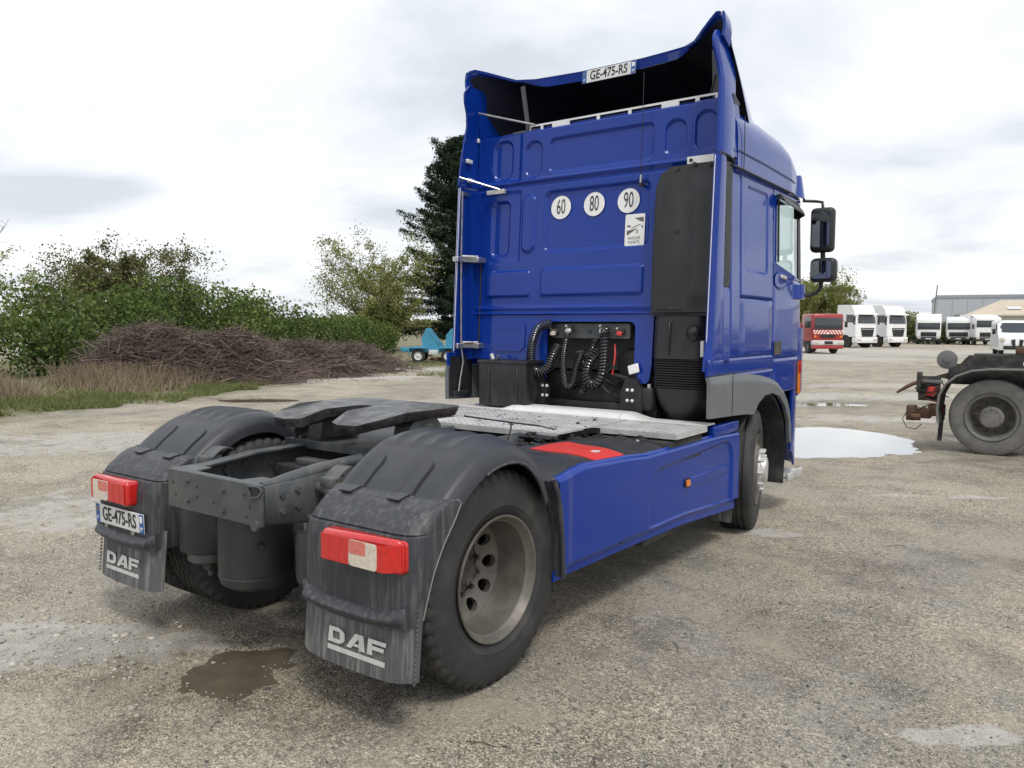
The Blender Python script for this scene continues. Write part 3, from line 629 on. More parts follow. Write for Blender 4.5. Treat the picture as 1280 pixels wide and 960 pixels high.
m = MB(); m.use('clear_lens').lathe([(1.075, .0), (1.075, .042), (1.10, .045), (1.15, .045), (1.16, .05)], (-.57, .455, 0), 'z', 20); m.use('rubber').lathe([(1.155, .052), (1.195, .054), (1.205, .046), (1.207, 0)], (-.57, .455, 0), 'z', 20); m.build('grease_pot', parent=T)
m = MB(); m.cyl((-.57, .455, 1.03), (-.57, .455, 1.08), .03, n=10); m.bx(-.62, -.48, .42, .49, 1.022, 1.034); m.build('pot_foot', 'frame', T)

# --- catwalk
def tread(m, x0, x1, y0, y1, z, th=.012):
    m.bx(x0, x1, y0, y1, z-th, z)
    st = .055; i = 0; y = y0+.03
    while y < y1-.02:
        x = x0+.03+(st/2 if i % 2 else 0)
        while x < x1-.02:
            d = .017; a = .8 if i % 2 else -.8; c_, s2 = math.cos(a), math.sin(a)
            u = (c_*d, s2*d); q_ = (-s2*.0045, c_*.0045)
            m.add([(x-u[0], y-u[1], z+.0002), (x+q_[0], y+q_[1], z+.0002), (x+u[0], y+u[1], z+.0002), (x-q_[0], y-q_[1], z+.0002), (x, y, z+.0035)], [(0, 3, 4), (3, 2, 4), (2, 1, 4), (1, 0, 4)]); x += st
        y += st*.5; i += 1
m = MB(); tread(m, -.58, .60, 1.44, 2.44, 1.012); m.bx(-.58, .60, 1.43, 1.438, .975, 1.012); m.build('tread_plate', 'alu', T, sharp=.2, recalc=False)
m = MB(); tread(m, .606, 1.235, 1.92, 2.44, 1.006); m.bx(.606, 1.235, 1.912, 1.919, .97, 1.006); m.bx(1.2355, 1.242, 1.912, 2.44, .97, 1.006); m.build('tread_plate', 'alu', T, sharp=.2, recalc=False)
m = MB(); tread(m, -1.20, -.586, 1.92, 2.44, 1.006); m.build('tread_plate', 'alu', T, sharp=.2, recalc=False)
for x0, x1, z1 in ((-1.20, -.50, .0), (-.496, -.20, 1.), (-.196, .52, 1.), (.524, 1.22, 0.)):
    m = MB()
    def stp(u, v, x0=x0, x1=x1, z1=z1):
        x = lerp(x0, x1, u); k = 1. if z1 else (sstep(.35, 0, u) if x0 > 0 else sstep(.75, 1, u))
        pr = [(2.445, 1.008), (2.46, 1.03), (2.49, 1.052), (2.62, 1.056), (2.64, 1.03)]
        y = interp(v, [(i/4, p[0]) for i, p in enumerate(pr)]); z = interp(v, [(i/4, p[1]) for i, p in enumerate(pr)])
        return (x, y, 1.008+(z-1.008)*(.12+.88*k))
    m.grid(stp, 24, 8, (0, .004, -.010)); m.build('kick_strip', 'alu_white', T)
m = MB()
random.seed(3)
for k in range(46):
    x = random.uniform(-.5, .5); y = random.uniform(1.5, 2.4); z = 1.0165; r = random.uniform(.006, .018)
    m.add([(x+r*math.cos(a)*random.uniform(.5, 1.3), y+r*math.sin(a)*random.uniform(.4, 1.), z) for a in [i*PI/3 for i in range(6)]]+[(x, y, z+.006)], [(i, (i+1) % 6, 6) for i in range(6)])
o = m.build('dirt_crumbs', 'ink_grey', T, recalc=False); tag(o, kind='stuff')
# rubber mat edge, hoses and valves between the rails and the tank
m = MB(); m.bx(.30, .62, 1.30, 1.425, .985, .995, .002, 1); m.grid(lambda u, v: (lerp(.40, .66, u), lerp(1.36, 1.9, u)+.02*v, 1.0+.012*math.sin(9*u)-.04*v), 20, 3, (0, .006, 0)); m.build('rubber_mat', 'rubber', T)
for k in range(13):
    m = MB(); y = 1.15+k*.10+random.uniform(-.03, .03); x = random.uniform(.45, .62); z = random.uniform(.90, .99)
    pts = [(x+.10*math.sin(i*1.1+k), y+.09*i*random.uniform(.4, 1), z+.025*math.cos(i*1.7+k)) for i in range(6)]
    m.tube(pts, random.uniform(.009, .017), 8); m.build('air_hose', 'rubber', T)
for k, (x, y) in enumerate(((.52, 1.05), (.46, 1.22), (.60, 1.62), (.72, 1.80), (.86, 1.84), (1.0, 1.86))):
    m = MB(); m.bx(x-.045, x+.045, y-.035, y+.035, .88, .965, .008); m.cyl((x, y, .965), (x, y, .985), .02, n=10); m.build('valve', 'black_dull', T)
for x in (.88, 1.00):
    m = MB(); m.lathe([(0, .0), (.0, .016), (.012, .014), (.018, .006), (.018, 0)], (x, 1.82, .945), 'z', 12); m.build('rivet', 'steel', T)
m = MB(); m.bx(.62, 1.22, 1.86, 2.4, .80, .955, .01); m.build('deck_support', 'black_dull', T)
# fuel tank with its cover
def tankz(x): return .955-.05*max(0, (x-.95)/.29)**2-.02*max(0, (.75-x)/.2)**2
m = MB(); m.grid(lambda u, v: (lerp(.50, 1.198, u), lerp(.42, 1.84, v), tankz(lerp(.50, 1.198, u))+.030*sstep(.42, .55, lerp(.42, 1.84, v))*(1-sstep(1.0, 1.84, lerp(.42, 1.84, v)))), 20, 26, (0, 0, -.36)); tank = m.build('fuel_tank', 'charcoal', T)
m = MB(); m.grid(lambda u, v: (lerp(.74, 1.200, u), lerp(.92+.0*u, 1.26+.10*(1-u), v)-.02*math.sin(u*5), tankz(lerp(.74, 1.200, u))+.036+.006*math.sin(PI*v)-.012*v), 24, 14, (0, 0, -.012)); rp_ = m.build('red_panel', 'red_plastic', T); tag(rp_, 'red plastic cover laid over the black tank top')
m = MB(); m.box((1.06, 1.10, .982), (.10, .05, .004), Matrix.Rotation(.3, 3, 'Z')); m.build('panel_sticker', 'plate_white', rp_)
m = MB(); m.grid(lambda u, v: (lerp(-1.228, -.50, u), lerp(.42, 2.3, v), .93), 4, 4, (0, 0, -.36)); m.build('fuel_tank', 'charcoal', T)

# --- side skirts
SKT = [(.445, .944), (.50, .948), (.60, .958), (.75, .975), (1.27, .950), (1.52, .930), (2.2, .925), (2.7, .925), (3.125, .905)]
SKB = [(.445, .388), (.55, .390), (1.19, .378), (2.13, .352), (3.08, .282), (3.125, .279)]
def skirt(u, v):
    y = lerp(.445, 3.125, u); zt = interp(y, SKT); zb = interp(y, SKB); z = lerp(zb, zt, v)
    y2 = y+.075*(1-sstep(0, .22, u))*0
    x = 1.238
    x -= .030*sstep(.93, 1., v)**2
    zc_ = zb+.062+.02*u; x -= .030*sstep(zc_+.006, zc_-.02, z)
    x += .012*sstep(.62, .52, y)                                              # flared rear edge
    box_ = (1.55, 2.98, -.5, interp(y, [(1.5, .80), (3.1, .86)]))
    rc = sdf(y, z, box_, .16); x -= .020*sstep(.018, -.018, rc)*sstep(zc_-.004, zc_+.012, z)
    rc = sdf(y, z, (2.2, 2.9, .60, .665), .01); x += .006*sstep(.008, -.008, rc)
    yr_ = y-.06*math.sin(PI*min(1, max(0, v)))*(1-sstep(0, .06, u))*-.6
    return (x, yr_, z)
for s_ in (1, -1):
    m = MB(); m.grid(skirt, 220, 90, (-.012, 0, 0)); sk = m.build('side_skirt', 'blue_skirt', T, s_ < 0, sharp=.8)
    m = MB(); m.prism(rrect(2.105, 2.185, .612, .672, .012), 'x', 1.216, 1.228); o = m.build('marker_housing', 'black', sk, s_ < 0)
    m = MB(); m.prism(rrect(2.114, 2.176, .620, .664, .010), 'x', 1.228, 1.236); m.build('side_marker', 'orange_lens', o, s_ < 0)
    m = MB(); m.bx(.95, 1.21, 1.2, 1.24, .42, .86); m.bx(.95, 1.21, 2.7, 2.74, .42, .86); m.build('skirt_bracket', 'black_dull', T, s_ < 0)
    m = MB(); m.bx(.80, 1.20, 1.55, 2.55, .30, .62, .05); m.build('battery_case', 'black_dull', T, s_ < 0)
    m = MB(); m.grid(lambda u, v: (lerp(.92, 1.20, u), 3.06+.02*v, lerp(.52, .165, v)), 8, 6, (0, .01, 0)); m.build('front_mudflap', 'flap', T, s_ < 0)
    # blue step-up of the skirt front
    m = MB(); m.bx(1.175, 1.233, 2.60, 3.12, .905, .990, .012); m.build('skirt_end', 'blue_skirt', T, s_ < 0)

# --- cab: rear wall (leans forward a little)
LEAN = .065
def wy(z): return 2.84+LEAN*(z-2.745)
WROT = Matrix.Rotation(-math.atan(LEAN), 3, 'X')
EMB = [((-1.035, -.835, 3.045, 3.395), .085, .016), ((-.672, -.505, 3.040, 3.350), .080, .016), ((-.418, .568, 3.060, 3.345), .05, .014), ((.668, .845, 3.060, 3.338), .085, .016), ((.930, 1.098, 3.070, 3.365), .08, .016),
       ((-.436, .553, 2.378, 2.890), .05, .018), ((-.672, -.540, 2.380, 2.876), .06, -.014), ((-1.025, -.838, 2.360, 2.845), .05, .018),
       ((-.450, .533, 1.992, 2.222), .03, -.016), ((-1.048, -.570, 1.990, 2.215), .03, -.016)]
def wall(u, v):
    x = lerp(-1.19, 1.125, u); z = lerp(1.838, 3.462, v); d = 0.
    for b_, r, k in EMB: d += 1.45*k*sstep(.011, -.011, sdf(x, z, b_, r))
    for zc_ in (2.975,): d += .014*math.exp(-((z-zc_)/.014)**2)-.014*math.exp(-((z-zc_-.035)/.016)**2)
    d -= .012*math.exp(-((z-1.885)/.013)**2)
    d += .020*sstep(-.70, -.76, x)*sstep(2.98, 3.06, z)-.022*sstep(.885, .915, x)*sstep(2.98, 3.0, z)
    d += .012*sstep(-.695, -.72, x)*sstep(2.95, 2.90, z)*sstep(2.28, 2.34, z)
    d += .035*sstep(3.44, 3.462, z)
    return (x, wy(z)+d, z)
m = MB(); m.grid(wall, 310, 220, (0, .02, 0)); wallo = m.build('rear_wall', 'blue', T, sharp=1.2)
# lower rear wall with the hose bay cut out
ap = [(-1.19, 1.425), (-.53, 1.425), (-.53, 1.26), (-.475, 1.25), (-.365, 1.25)]
arc = [(-.365, 1.69)]+[(-.365+.075+.075*math.cos(a), 1.69+.075*math.sin(a)) for a in [PI-k*PI/12 for k in range(1, 7)]]+[(.43+.055*math.cos(a), 1.71+.055*math.sin(a)) for a in [PI/2-k*PI/12 for k in range(0, 7)]]
low = ap+arc+[(.485, 1.27), (.60, 1.27), (.625, 1.30), (.64, 1.425), (.64, 1.836), (-1.19, 1.836)]
m = MB(); m.prism(low, 'y', 0, .02); m.v = [(x, wy(z)+y+(.004 if z > 1.83 else 0), z) for x, y, z in m.v]; lw = m.build('rear_wall', 'blue', T)
m = MB(); m.grid(lambda u, v: (lerp(-1.19, .64, u), wy(1.838)-.002-.014*math.sin(PI*v), lerp(1.822, 1.850, v)), 40, 6, (0, .02, 0)); m.build('wall_seam', 'blue', lw)
m = MB(); m.prism(rrect(-.955, -.595, 1.50, 1.775, .07), 'y', 0, -.010); m.v = [(x, wy(z)+y, z) for x, y, z in m.v]; pn = m.build('lower_panel', 'blue', lw)
m = MB(); m.prism([(-.905, 1.70), (-.65, 1.70), (-.68, 1.745), (-.87, 1.745)], 'y', -.0105, -.013); m.v = [(x, wy(z)+y, z) for x, y, z in m.v]; m.build('grip_slot', 'blue', pn)
# speed discs and the blind spot notice
def wallM(x, z, off): return Matrix.Translation((x, wy(z)+off, z)) @ (WROT @ REAR).to_4x4()
for x, sname, rot in ((-.287, '60', 0), (.0416, '80', 0), (.363, '90', 0)):
    z = 2.748; m = MB(); m.lathe([(0, 0), (0, .099), (.002, .1)], (0, 0, 0), 'z', 48); M_ = wallM(x, z, .0165); m.v = [M_ @ Vector(p) for p in m.v]; d = m.build('speed_disc', 'white_sign', wallo, recalc=False); d.data.flip_normals() if d.data.polygons[60].normal.y > 0 else None
    text(sname, .185, 'ink', d, wallM(x, z, .0135), .50, bold=-.0012)
M_ = wallM(.430, 2.506, .0165); m = MB(); m.prism(rrect(-.088, .088, -.128, .128, .012), 'z', 0, .0015); m.v = [M_ @ Vector(p) for p in m.v]; nb = m.build('notice', 'white_sign', wallo)
def np_(pts, mm='ink_grey', nm='pictogram'):
    m = MB(); m.prism(pts, 'z', .0022, .0030); m.v = [M_ @ Vector(p) for p in m.v]; m.build(nm, mm, nb)
np_([(-.005, .095), (.075, .100), (.078, .060), (.045, .070)]); np_([(-.070, .040), (-.040, .040), (-.038, .022), (-.070, .026)]); np_([(-.072, -.005), (.022, .012), (-.068, -.042)]); np_([(.055, .025), (.075, .035), (.072, .012)])
np_([(-.03, .018), (.05, .045), (.052, .040), (-.03, .012)], 'ink_grey'); np_([(.012, -.03), (.018, -.03), (.018, .0), (.012, .0)]); np_([(.026, -.028), (.031, -.028), (.031, .002), (.026, .002)])
text('ANGLES', .034, 'ink', nb, M_ @ Matrix.Translation((-.004, -.066, .0028)), .92, bold=-.0006); text('MORTS', .034, 'ink', nb, M_ @ Matrix.Translation((-.004, -.100, .0028)), .92, bold=-.0006)
# antenna
m = MB().use('steel'); m.cyl((.497, 2.80, 2.865), (.500, 2.80, 2.93), .010, n=10); m.use('rubber').cyl((.497, 2.80, 2.842), (.497, 2.80, 2.868), .017, n=12); m.cyl((.500, 2.80, 2.93), (.512, 2.80, 3.725), .0038, .0025, n=6); m.cyl((.497, 2.80, 2.855), (.497, 2.86, 2.855), .012, n=8); m.build('antenna', parent=T)
# slotted rail along the top
m = MB(); y0 = 2.915; z0, z1 = 3.446, 3.504
m.bx(-.66, 1.075, y0, y0+.006, z1-.016, z1); m.bx(-.66, 1.075, y0, y0+.006, z0, z0+.008)
xs = [-.66, -.655, -.54, -.515, -.41, -.205, .03, .055, .38, .405, .68, .80, .93, .955, 1.06, 1.075]
for a, b_ in ((-.66, -.652), (-.545, -.520), (-.425, -.245), (.02, .05), (.315, .345), (.61, .76), (.895, .93), (1.055, 1.075)): m.bx(a, b_, y0, y0+.006, z0+.008, z1-.016)
m.bx(-.66, 1.075, y0+.006, y0+.05, z0-.004, z0+.0); m.build('slotted_rail', 'alu_white', T)
# roof
def roof(u, v):
    y = lerp(2.94, 4.92, v); zt = interp(y, [(2.9, 3.475), (3.6, 3.475), (4.1, 3.45), (4.4, 3.39), (4.65, 3.27), (4.82, 3.09), (4.92, 2.94)]); hw = interp(y, [(2.9, 1.235), (4.3, 1.235), (4.6, 1.20), (4.8, 1.13), (4.92, 1.05)])
    a = PI*(1-u); c_, s2 = math.cos(a), math.sin(a); e_ = 7.0
    return (hw*math.copysign(abs(c_)**(2/e_), c_), y, 2.925+(zt-2.925)*abs(s2)**(2/5.2))
m = MB(); m.grid(roof, 80, 44, lambda p, u, v: (-p[0]*.02, 0, -.02)); ro = m.build('roof', 'blue', T)
m = MB(); m.grid(lambda u, v: (lerp(-1.19, 1.12, u), lerp(2.925, 2.95, v), 3.455+.01*v), 4, 2, (0, 0, -.01)); m.build('roof_edge', 'blue', T)
m = MB(); m.grid(lambda u, v: (lerp(-1.215, -1.17, u), wy(lerp(1.45, 3.46, v))+.005, lerp(1.45, 3.46, v)), 2, 12, (0, .03, 0)); m.build('wall_return', 'blue', T)
m = MB(); m.grid(lambda u, v: (-1.20+.02*v, lerp(2.86, 3.30, u), lerp(2.98, 3.72-.30*u, v)), 6, 6, (.015, 0, 0)); m.build('wall_return', 'blue', T)
for s_ in (1, -1):
    mir = s_ < 0
    m = MB(); m.tube([(1.243, 2.87, 3.055), (1.243, 3.6, 3.05), (1.243, 4.25, 3.035), (1.225, 4.45, 3.03)], .0035, 6); m.build('roof_joint', 'rubber', ro, mir)
    m = MB(); m.tube([(1.241, 2.82, 2.928), (1.241, 4.3, 2.922), (1.215, 4.6, 2.91)], .008, 8); m.build('roof_seam', 'rubber', ro, mir)
    m = MB(); m.tube([(1.243, 3.05, 3.36-.03), (1.245, 3.05, 3.05), (1.243, 3.05, 2.93)], .0035, 5); m.build('roof_joint', 'rubber', ro, mir)
# spoiler
RE = [(0, 3.17, 3.985), (.30, 3.17, 3.985), (.55, 3.155, 3.990), (.72, 3.09, 3.975), (.85, 2.97, 3.960), (.95, 2.87, 3.985), (1.05, 2.78, 4.010), (1.13, 2.71, 4.025), (1.175, 2.68, 4.005), (1.20, 2.68, 3.95)]
def sp_edge(x): x = abs(x); return interp(x, [(a, b_) for a, b_, c in RE]), interp(x, [(a, c) for a, b_, c in RE])
def sp_front(x): x = abs(x)/1.2; return 4.45-1.20*x**5, 3.455-.10*x**6
def spoiler(u, v):
    x = -1.2*math.cos(PI*u) if False else lerp(-1.2, 1.2, .5-.5*math.cos(PI*u)*(.75)-.25*(1-2*u)*.5) if False else lerp(-1.2, 1.2, u)
    y0, z0 = sp_edge(x); y1, z1 = sp_front(x); k = v; tip = sstep(.85, 1.2, abs(x))
    y = lerp(y0, y1, k); z = lerp(z0, z1, k**1.12)+(.11*(1-tip)-.03*tip)*math.sin(PI*k)
    lipd = .012*sstep(.06, 0, v)*(1-tip)
    return (x*(1+.012*math.sin(PI*k)), y, z-lipd)
m = MB(); m.grid(spoiler, 96, 40, lambda p, u, v: (0, .010, -.022)); spo = m.build('roof_spoiler', 'blue', T, sharp=.7)
for s_ in (1, -1):
    m = MB(); m.grid(lambda u, v: (1.203+.014*math.sin(PI*v), lerp(sp_edge(1.2)[0], 2.80, u), lerp(4.0-.03*u, 3.83-.05*u, v)), 10, 8, (-.02, 0, 0)); m.build('spoiler_tip', 'blue', spo, s_ < 0)
    if s_ > 0: m = MB(); m.box((1.03, 2.98, 3.64), (.05, .012, .40), Matrix.Rotation(.10, 3, 'X')); m.build('spoiler_stay', 'frame', spo)
    if s_ > 0:
        m = MB(); m.tube([(1.05, 2.93, 3.64), (1.02, 2.95, 3.56), (.98, 2.97, 3.49)], .008, 6); m.build('drain_hose', 'rubber', spo)
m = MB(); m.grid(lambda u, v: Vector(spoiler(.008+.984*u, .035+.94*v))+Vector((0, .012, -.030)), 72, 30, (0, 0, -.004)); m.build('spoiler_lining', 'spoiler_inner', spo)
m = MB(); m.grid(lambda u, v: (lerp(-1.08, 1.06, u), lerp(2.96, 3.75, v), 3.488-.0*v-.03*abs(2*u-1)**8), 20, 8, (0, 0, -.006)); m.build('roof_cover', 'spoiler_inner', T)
for x in (-.5, .0, .5):
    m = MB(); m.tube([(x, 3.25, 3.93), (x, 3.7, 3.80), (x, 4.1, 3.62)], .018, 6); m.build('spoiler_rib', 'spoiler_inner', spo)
m = MB(); m.box((-.74, 2.965, 3.66), (.040, .012, .42), Matrix.Rotation(-.10, 3, 'Y') @ Matrix.Rotation(.1, 3, 'X')); m.bx(-.86, -.62, 2.93, 2.99, 3.44, 3.475, .004, 1); m.build('spoiler_strut', 'frame', spo)
m = MB()
def slip(u, v):
    x = lerp(-.86, .86, u); y, z = sp_edge(x); k = sstep(0, .15, u)*(1-sstep(.85, 1, u)); return (x, y-.004+.012*v, z-.034-.060*v*k)
m.grid(slip, 60, 5, (0, .012, 0)); m.build('spoiler_lip', 'blue', spo)
plate('number_plate', (0, 3.145, 3.905), Matrix.Rotation(math.radians(-6), 3, 'X'), T)
# collars (side fairings behind the cab)
def cedge(z): return 2.467+LEAN*(z-1.09)
for s_ in (1, -1):
    mir = s_ < 0
    z0_ = 1.40 if s_ > 0 else 1.455
    def collar(u, v, z0_=z0_, mir=mir):
        z = lerp(z0_, 2.975, v); ye = cedge(z)-(.035*sstep(1.6, 1.42, z) if not mir else 0); yf = 2.86 if mir else 2.70
        return (1.238+.004*math.sin(PI*u)-.030*sstep(.10, 0, u), lerp(ye, yf, u), z)
    m = MB(); m.grid(collar, 24, 20, (-.022, 0, 0)); cl_ = m.build('side_collar', 'blue', T, mir)
    m = MB(); m.tube([(1.196, cedge(z)+.004, z) for z in (1.50, 2.0, 2.5, 2.965)], .006, 6); m.build('edge_trim', 'alu_white', cl_, mir)
    UC = [(2.985, 1.236, 2.585), (3.20, 1.230, 2.615), (3.40, 1.220, 2.650), (3.52, 1.208, 2.672), (3.62, 1.195, 2.655), (3.72, 1.185, 2.610), (3.80, 1.178, 2.600), (3.87, 1.172, 2.660)]
    def ucol(u, v):
        z = lerp(2.985, 3.87, v); x = interp(z, [(a, b_) for a, b_, c in UC]); ye = interp(z, [(a, c) for a, b_, c in UC]); yf = interp(z, [(2.985, 2.86), (3.40, 2.90), (3.6, 2.95), (3.87, 2.92)])
        return (x+.012*math.sin(PI*u)*(1-v)+.0-.012*sstep(.12, 0, u), lerp(ye, yf, u), z)
    m = MB(); m.grid(ucol, 20, 44, (-.020, 0, 0)); uc = m.build('upper_collar', 'blue', T, mir)
    m = MB(); m.grid(lambda u, v: (1.232-.035*v, lerp(2.865+.03*v, 3.10-.08*v, u), lerp(3.0, 3.43+.06*(1-u), v)), 8, 10, (-.02, 0, 0)); m.build('collar_gusset', 'blue', uc, mir)
    m = MB(); m.prism([(2.835, 3.44), (2.86, 3.46), (2.99, 3.40), (2.87, 3.385)], 'x', 1.216, 1.226); m.build('collar_opening', 'black', uc, mir)
    m = MB(); m.tube([(1.24, 2.59, 2.980), (1.243, 2.75, 2.975), (1.24, 2.86, 2.95)], .008, 6); m.build('collar_joint', 'rubber', uc, mir)
# left collar: rods, brackets, dark lower extension
m = MB(); m.grid(lambda u, v: (-1.232+.0*u, lerp(cedge(1.09)+.0*v, 2.78, u), lerp(1.085, 1.450, v)), 6, 6, (.02, 0, 0)); ce = m.build('collar_extension', 'intake', T)
m = MB(); m.bx(-1.212, -1.190, 2.50, 2.72, 1.09, 1.135, .008); m.build('extension_foot', 'plastic', ce)
m = MB(); m.tube([(-1.195, 2.62, 2.93), (-1.195, 2.60, 2.3), (-1.195, 2.60, 1.56), (-1.190, 2.60, 1.50), (-1.185, 2.62, 1.40), (-1.185, 2.58, 1.25), (-1.185, 2.555, 1.13)], .010, 8); m.build('stay_rod', 'steel', T)
m = MB(); m.cyl((-1.185, 2.76, 2.33), (-1.185, 2.76, 1.55), .009, n=8); m.build('stay_rod', 'steel', T)
m = MB(); m.tube([(-1.13, 2.80, 2.31), (-1.12, 2.80, 2.26), (-1.12, 2.77, 1.70), (-1.10, 2.74, 1.55)], .007, 6); m.build('drain_pipe', 'rubber', T)
for z in (2.325, 1.545):
    m = MB(); m.bx(-1.222, -1.16, 2.51, 2.70, z-.022, z+.022, .003, 1); m.bx(-1.20, -1.06, 2.68, 2.80, z-.024, z+.024, .003, 1); m.cyl((-1.18, 2.60, z+.03), (-1.10, 2.72, z+.03), .012, n=8); m.build('collar_bracket', 'steel', T)
m = MB(); m.bx(-1.222, -1.205, 2.60, 2.73, 2.905, 2.945, .003, 1); m.build('collar_bracket', 'steel', T)
m = MB(); m.bx(-1.06, -.86, 2.80, 2.835, 2.915, 2.955, .003, 1); m.build('collar_bracket', 'alu', T)
m = MB(); m.tube([(-1.21, 2.60, 3.06), (-.92, 2.81, 2.955)], .010, 8); m.build('stay_rod', 'steel', T)
m = MB(); m.tube([(-1.15, 2.80, 3.66), (-.60, 2.90, 3.50)], .010, 8); m.build('stay_rod', 'steel', T)
for y, z in ((2.72, 3.22), (2.74, 3.05), (2.88, 3.43)):
    m = MB(); m.bx(-1.212, -1.185, y-.04, y+.04, z-.018, z+.018, .005, 1); m.build('hinge_clip', 'alu_white', T)
m = MB(); m.bx(.905, 1.205, 2.755, 2.770, 2.955, 3.012, .004, 1); m.bx(1.185, 1.205, 2.70, 2.77, 2.955, 3.07, .003, 1); br = m.build('collar_bracket', 'alu_white', T)
for x in (.94, 1.17):
    m = MB(); m.cyl((x, 2.755, 2.984), (x, 2.748, 2.984), .014, n=10); m.build('bolt', 'ink', br)
# right rear: air intake stack
IN = [(.658, 1.81), (.650, 2.30), (.655, 2.80), (.690, 2.90), (.77, 2.955), (1.12, 2.965), (1.205, 2.93), (1.205, 1.81)]
m = MB(); m.prism(IN, 'y', 2.70, 2.83); m.v = [(x, y+LEAN*(z-2.4), z) for x, y, z in m.v]
bm = bmesh.new(); mm = bpy.data.meshes.new('t'); mm.from_pydata(m.v, [], m.f); bm.from_mesh(mm); bmesh.ops.bevel(bm, geom=[e for e in bm.edges if all(v.co.y < 2.77+LEAN*(v.co.z-2.4) for v in e.verts)], offset=.025, segments=3, affect='EDGES'); bm.verts.index_update()
m = MB().add([v.co.copy() for v in bm.verts], [[v.index for v in f.verts] for f in bm.faces]); bm.free()
ik = m.build('intake_panel', 'intake', T)
m = MB(); m.grid(lambda u, v: (lerp(.96, 1.19, u), 2.698+LEAN*(lerp(1.86, 2.90, v)-2.4)-.02*sstep(.0, .22, u)*sstep(0, .12, v)*(1-sstep(.85, 1, v)), lerp(1.86, 2.90, v)), 12, 30, (0, .012, 0)); m.build('intake_bulge', 'intake', ik)
m = MB(); m.bx(.72, .92, 2.655, 2.668, 1.855, 1.872, .003, 1); m.build('panel_slot', 'black', ik)
for x, z in ((.84, 2.93), (.98, 2.945), (1.10, 2.93), (.86, 2.45)):
    m = MB(); m.cyl((x, 2.735 if z > 2.8 else 2.712, z), (x, 2.72 if z > 2.8 else 2.698, z), .017, n=12); m.build('clip', 'black', ik)
m = MB(); m.grid(lambda u, v: (lerp(.662+.02*v*0, 1.12, u), 2.66+.10*(2*u-1)**6+.02*(v-.5), lerp(1.478, 1.805, v)), 24, 8, (0, .10, 0)); st_ = m.build('intake_duct', 'intake', T)
m = MB(); m.bx(.828, .842, 2.645, 2.668, 1.50, 1.76, .005, 1); m.build('duct_rib', 'black', st_)
m = MB(); m.lathe([(0, .06), (.02, .055), (.05, .02), (.055, 0)], (1.03, 2.66, 1.68), 'y', 20, -1); m.bx(1.0, 1.06, 2.63, 2.66, 1.62, 1.66, .01); m.build('duct_catch', 'black', st_)
m = MB(); m.bx(1.108, 1.135, 2.60, 2.64, 1.50, 1.62, .004, 1); m.build('label_strip', 'plate_white', st_)
m = MB(); prof = []
for k in range(12):
    z = 1.250+k*.019; m.grid(lambda u, v, z=z: (lerp(.664, 1.125, u)+0*v, 2.665+.12*(2*u-1)**8-.012*math.sin(PI*v), z+.0175*v), 16, 4, (0, .10, 0))
m.build('intake_bellows', 'rubber', T, sharp=.9)
m = MB(); m.grid(lambda u, v: (lerp(.672, 1.115, u) if v > .999 else .893+(lerp(.672, 1.115, u)-.893)*math.sqrt(1-(1-v)**2), 2.66+.10*(2*u-1)**6+.06*(1-v), lerp(.985, 1.247, v)), 20, 16, (0, .14, 0)); m.build('intake_bowl', 'intake', T)
# hose bay: dark back, carrier bar, couplings, coiled hoses
m = MB(); m.bx(-.62, .64, 3.05, 3.07, .95, 1.80); m.bx(-.62, .64, 2.80, 3.06, 1.775, 1.79); m.bx(-.63, -.615, 2.82, 3.06, 1.0, 1.79); m.bx(.635, .65, 2.82, 3.06, 1.0, 1.79); m.build('bay_lining', 'black', T)
m = MB(); m.prism(rrect(-.345, .415, 1.625, 1.748, .02), 'y', 2.815, 2.845); hb = m.build('hose_carrier', 'frame', T)
for x in (.04, .20):
    m = MB(); m.cyl((x, 2.8145, 1.68), (x, 2.813, 1.68), .016, n=12); m.build('carrier_hole', 'ink', hb)
for x, z, c_ in ((-.30, 1.675, 'clear_lens'), (-.145, 1.70, 'alu'), (.185, 1.70, 'alu'), (.345, 1.68, 'red_plastic')):
    m = MB().use('rim_dark'); m.cyl((x, 2.815, z), (x, 2.765, z), .030, .026, n=14); m.use(c_).box((x, 2.762, z-.012), (.05, .03, .036), Matrix.Rotation(.3 if x > .3 else 0, 3, 'Y'), .006, 1); m.use('steel').cyl((x-.01, 2.765, z+.01), (x-.01, 2.74, z+.03), .012, n=8); m.build('air_coupling', parent=T)
def coil(pts, r, tr, pitch):
    pts = [Vector(p) for p in pts]; seg = []; 
    dense = []
    for i in range(len(pts)-1):
        p0, p1, p2, p3 = (pts[max(0, min(len(pts)-1, i+k))] for k in (-1, 0, 1, 2))
        for k in range(20):
            f_ = k/20; dense.append(.5*((2*p1)+(-p0+p2)*f_+(2*p0-5*p1+4*p2-p3)*f_**2+(-p0+3*p1-3*p2+p3)*f_**3))
    dense.append(pts[-1]); Ls = [0]
    for a, b_ in zip(dense, dense[1:]): Ls.append(Ls[-1]+(b_-a).length)
    tot = Ls[-1]; turns = tot/pitch; K = int(turns*12); out_ = []; prev = None; j = 0
    for k in range(K+1):
        s2 = tot*k/K
        while j < len(Ls)-2 and Ls[j+1] < s2: j += 1
        d = (dense[j+1]-dense[j]).normalized(); p = dense[j].lerp(dense[j+1], (s2-Ls[j])/max(1e-6, Ls[j+1]-Ls[j]))
        if prev is None: u = d.cross(Vector((0, 1, 0))).normalized()
        else: u = (prev-d*prev.dot(d)).normalized()
        prev = u; w2 = d.cross(u); a = 2*PI*turns*k/K
        out_.append(p+u*r*math.cos(a)+w2*r*math.sin(a))
    m = MB(); m.tube(out_, tr, 6); return m
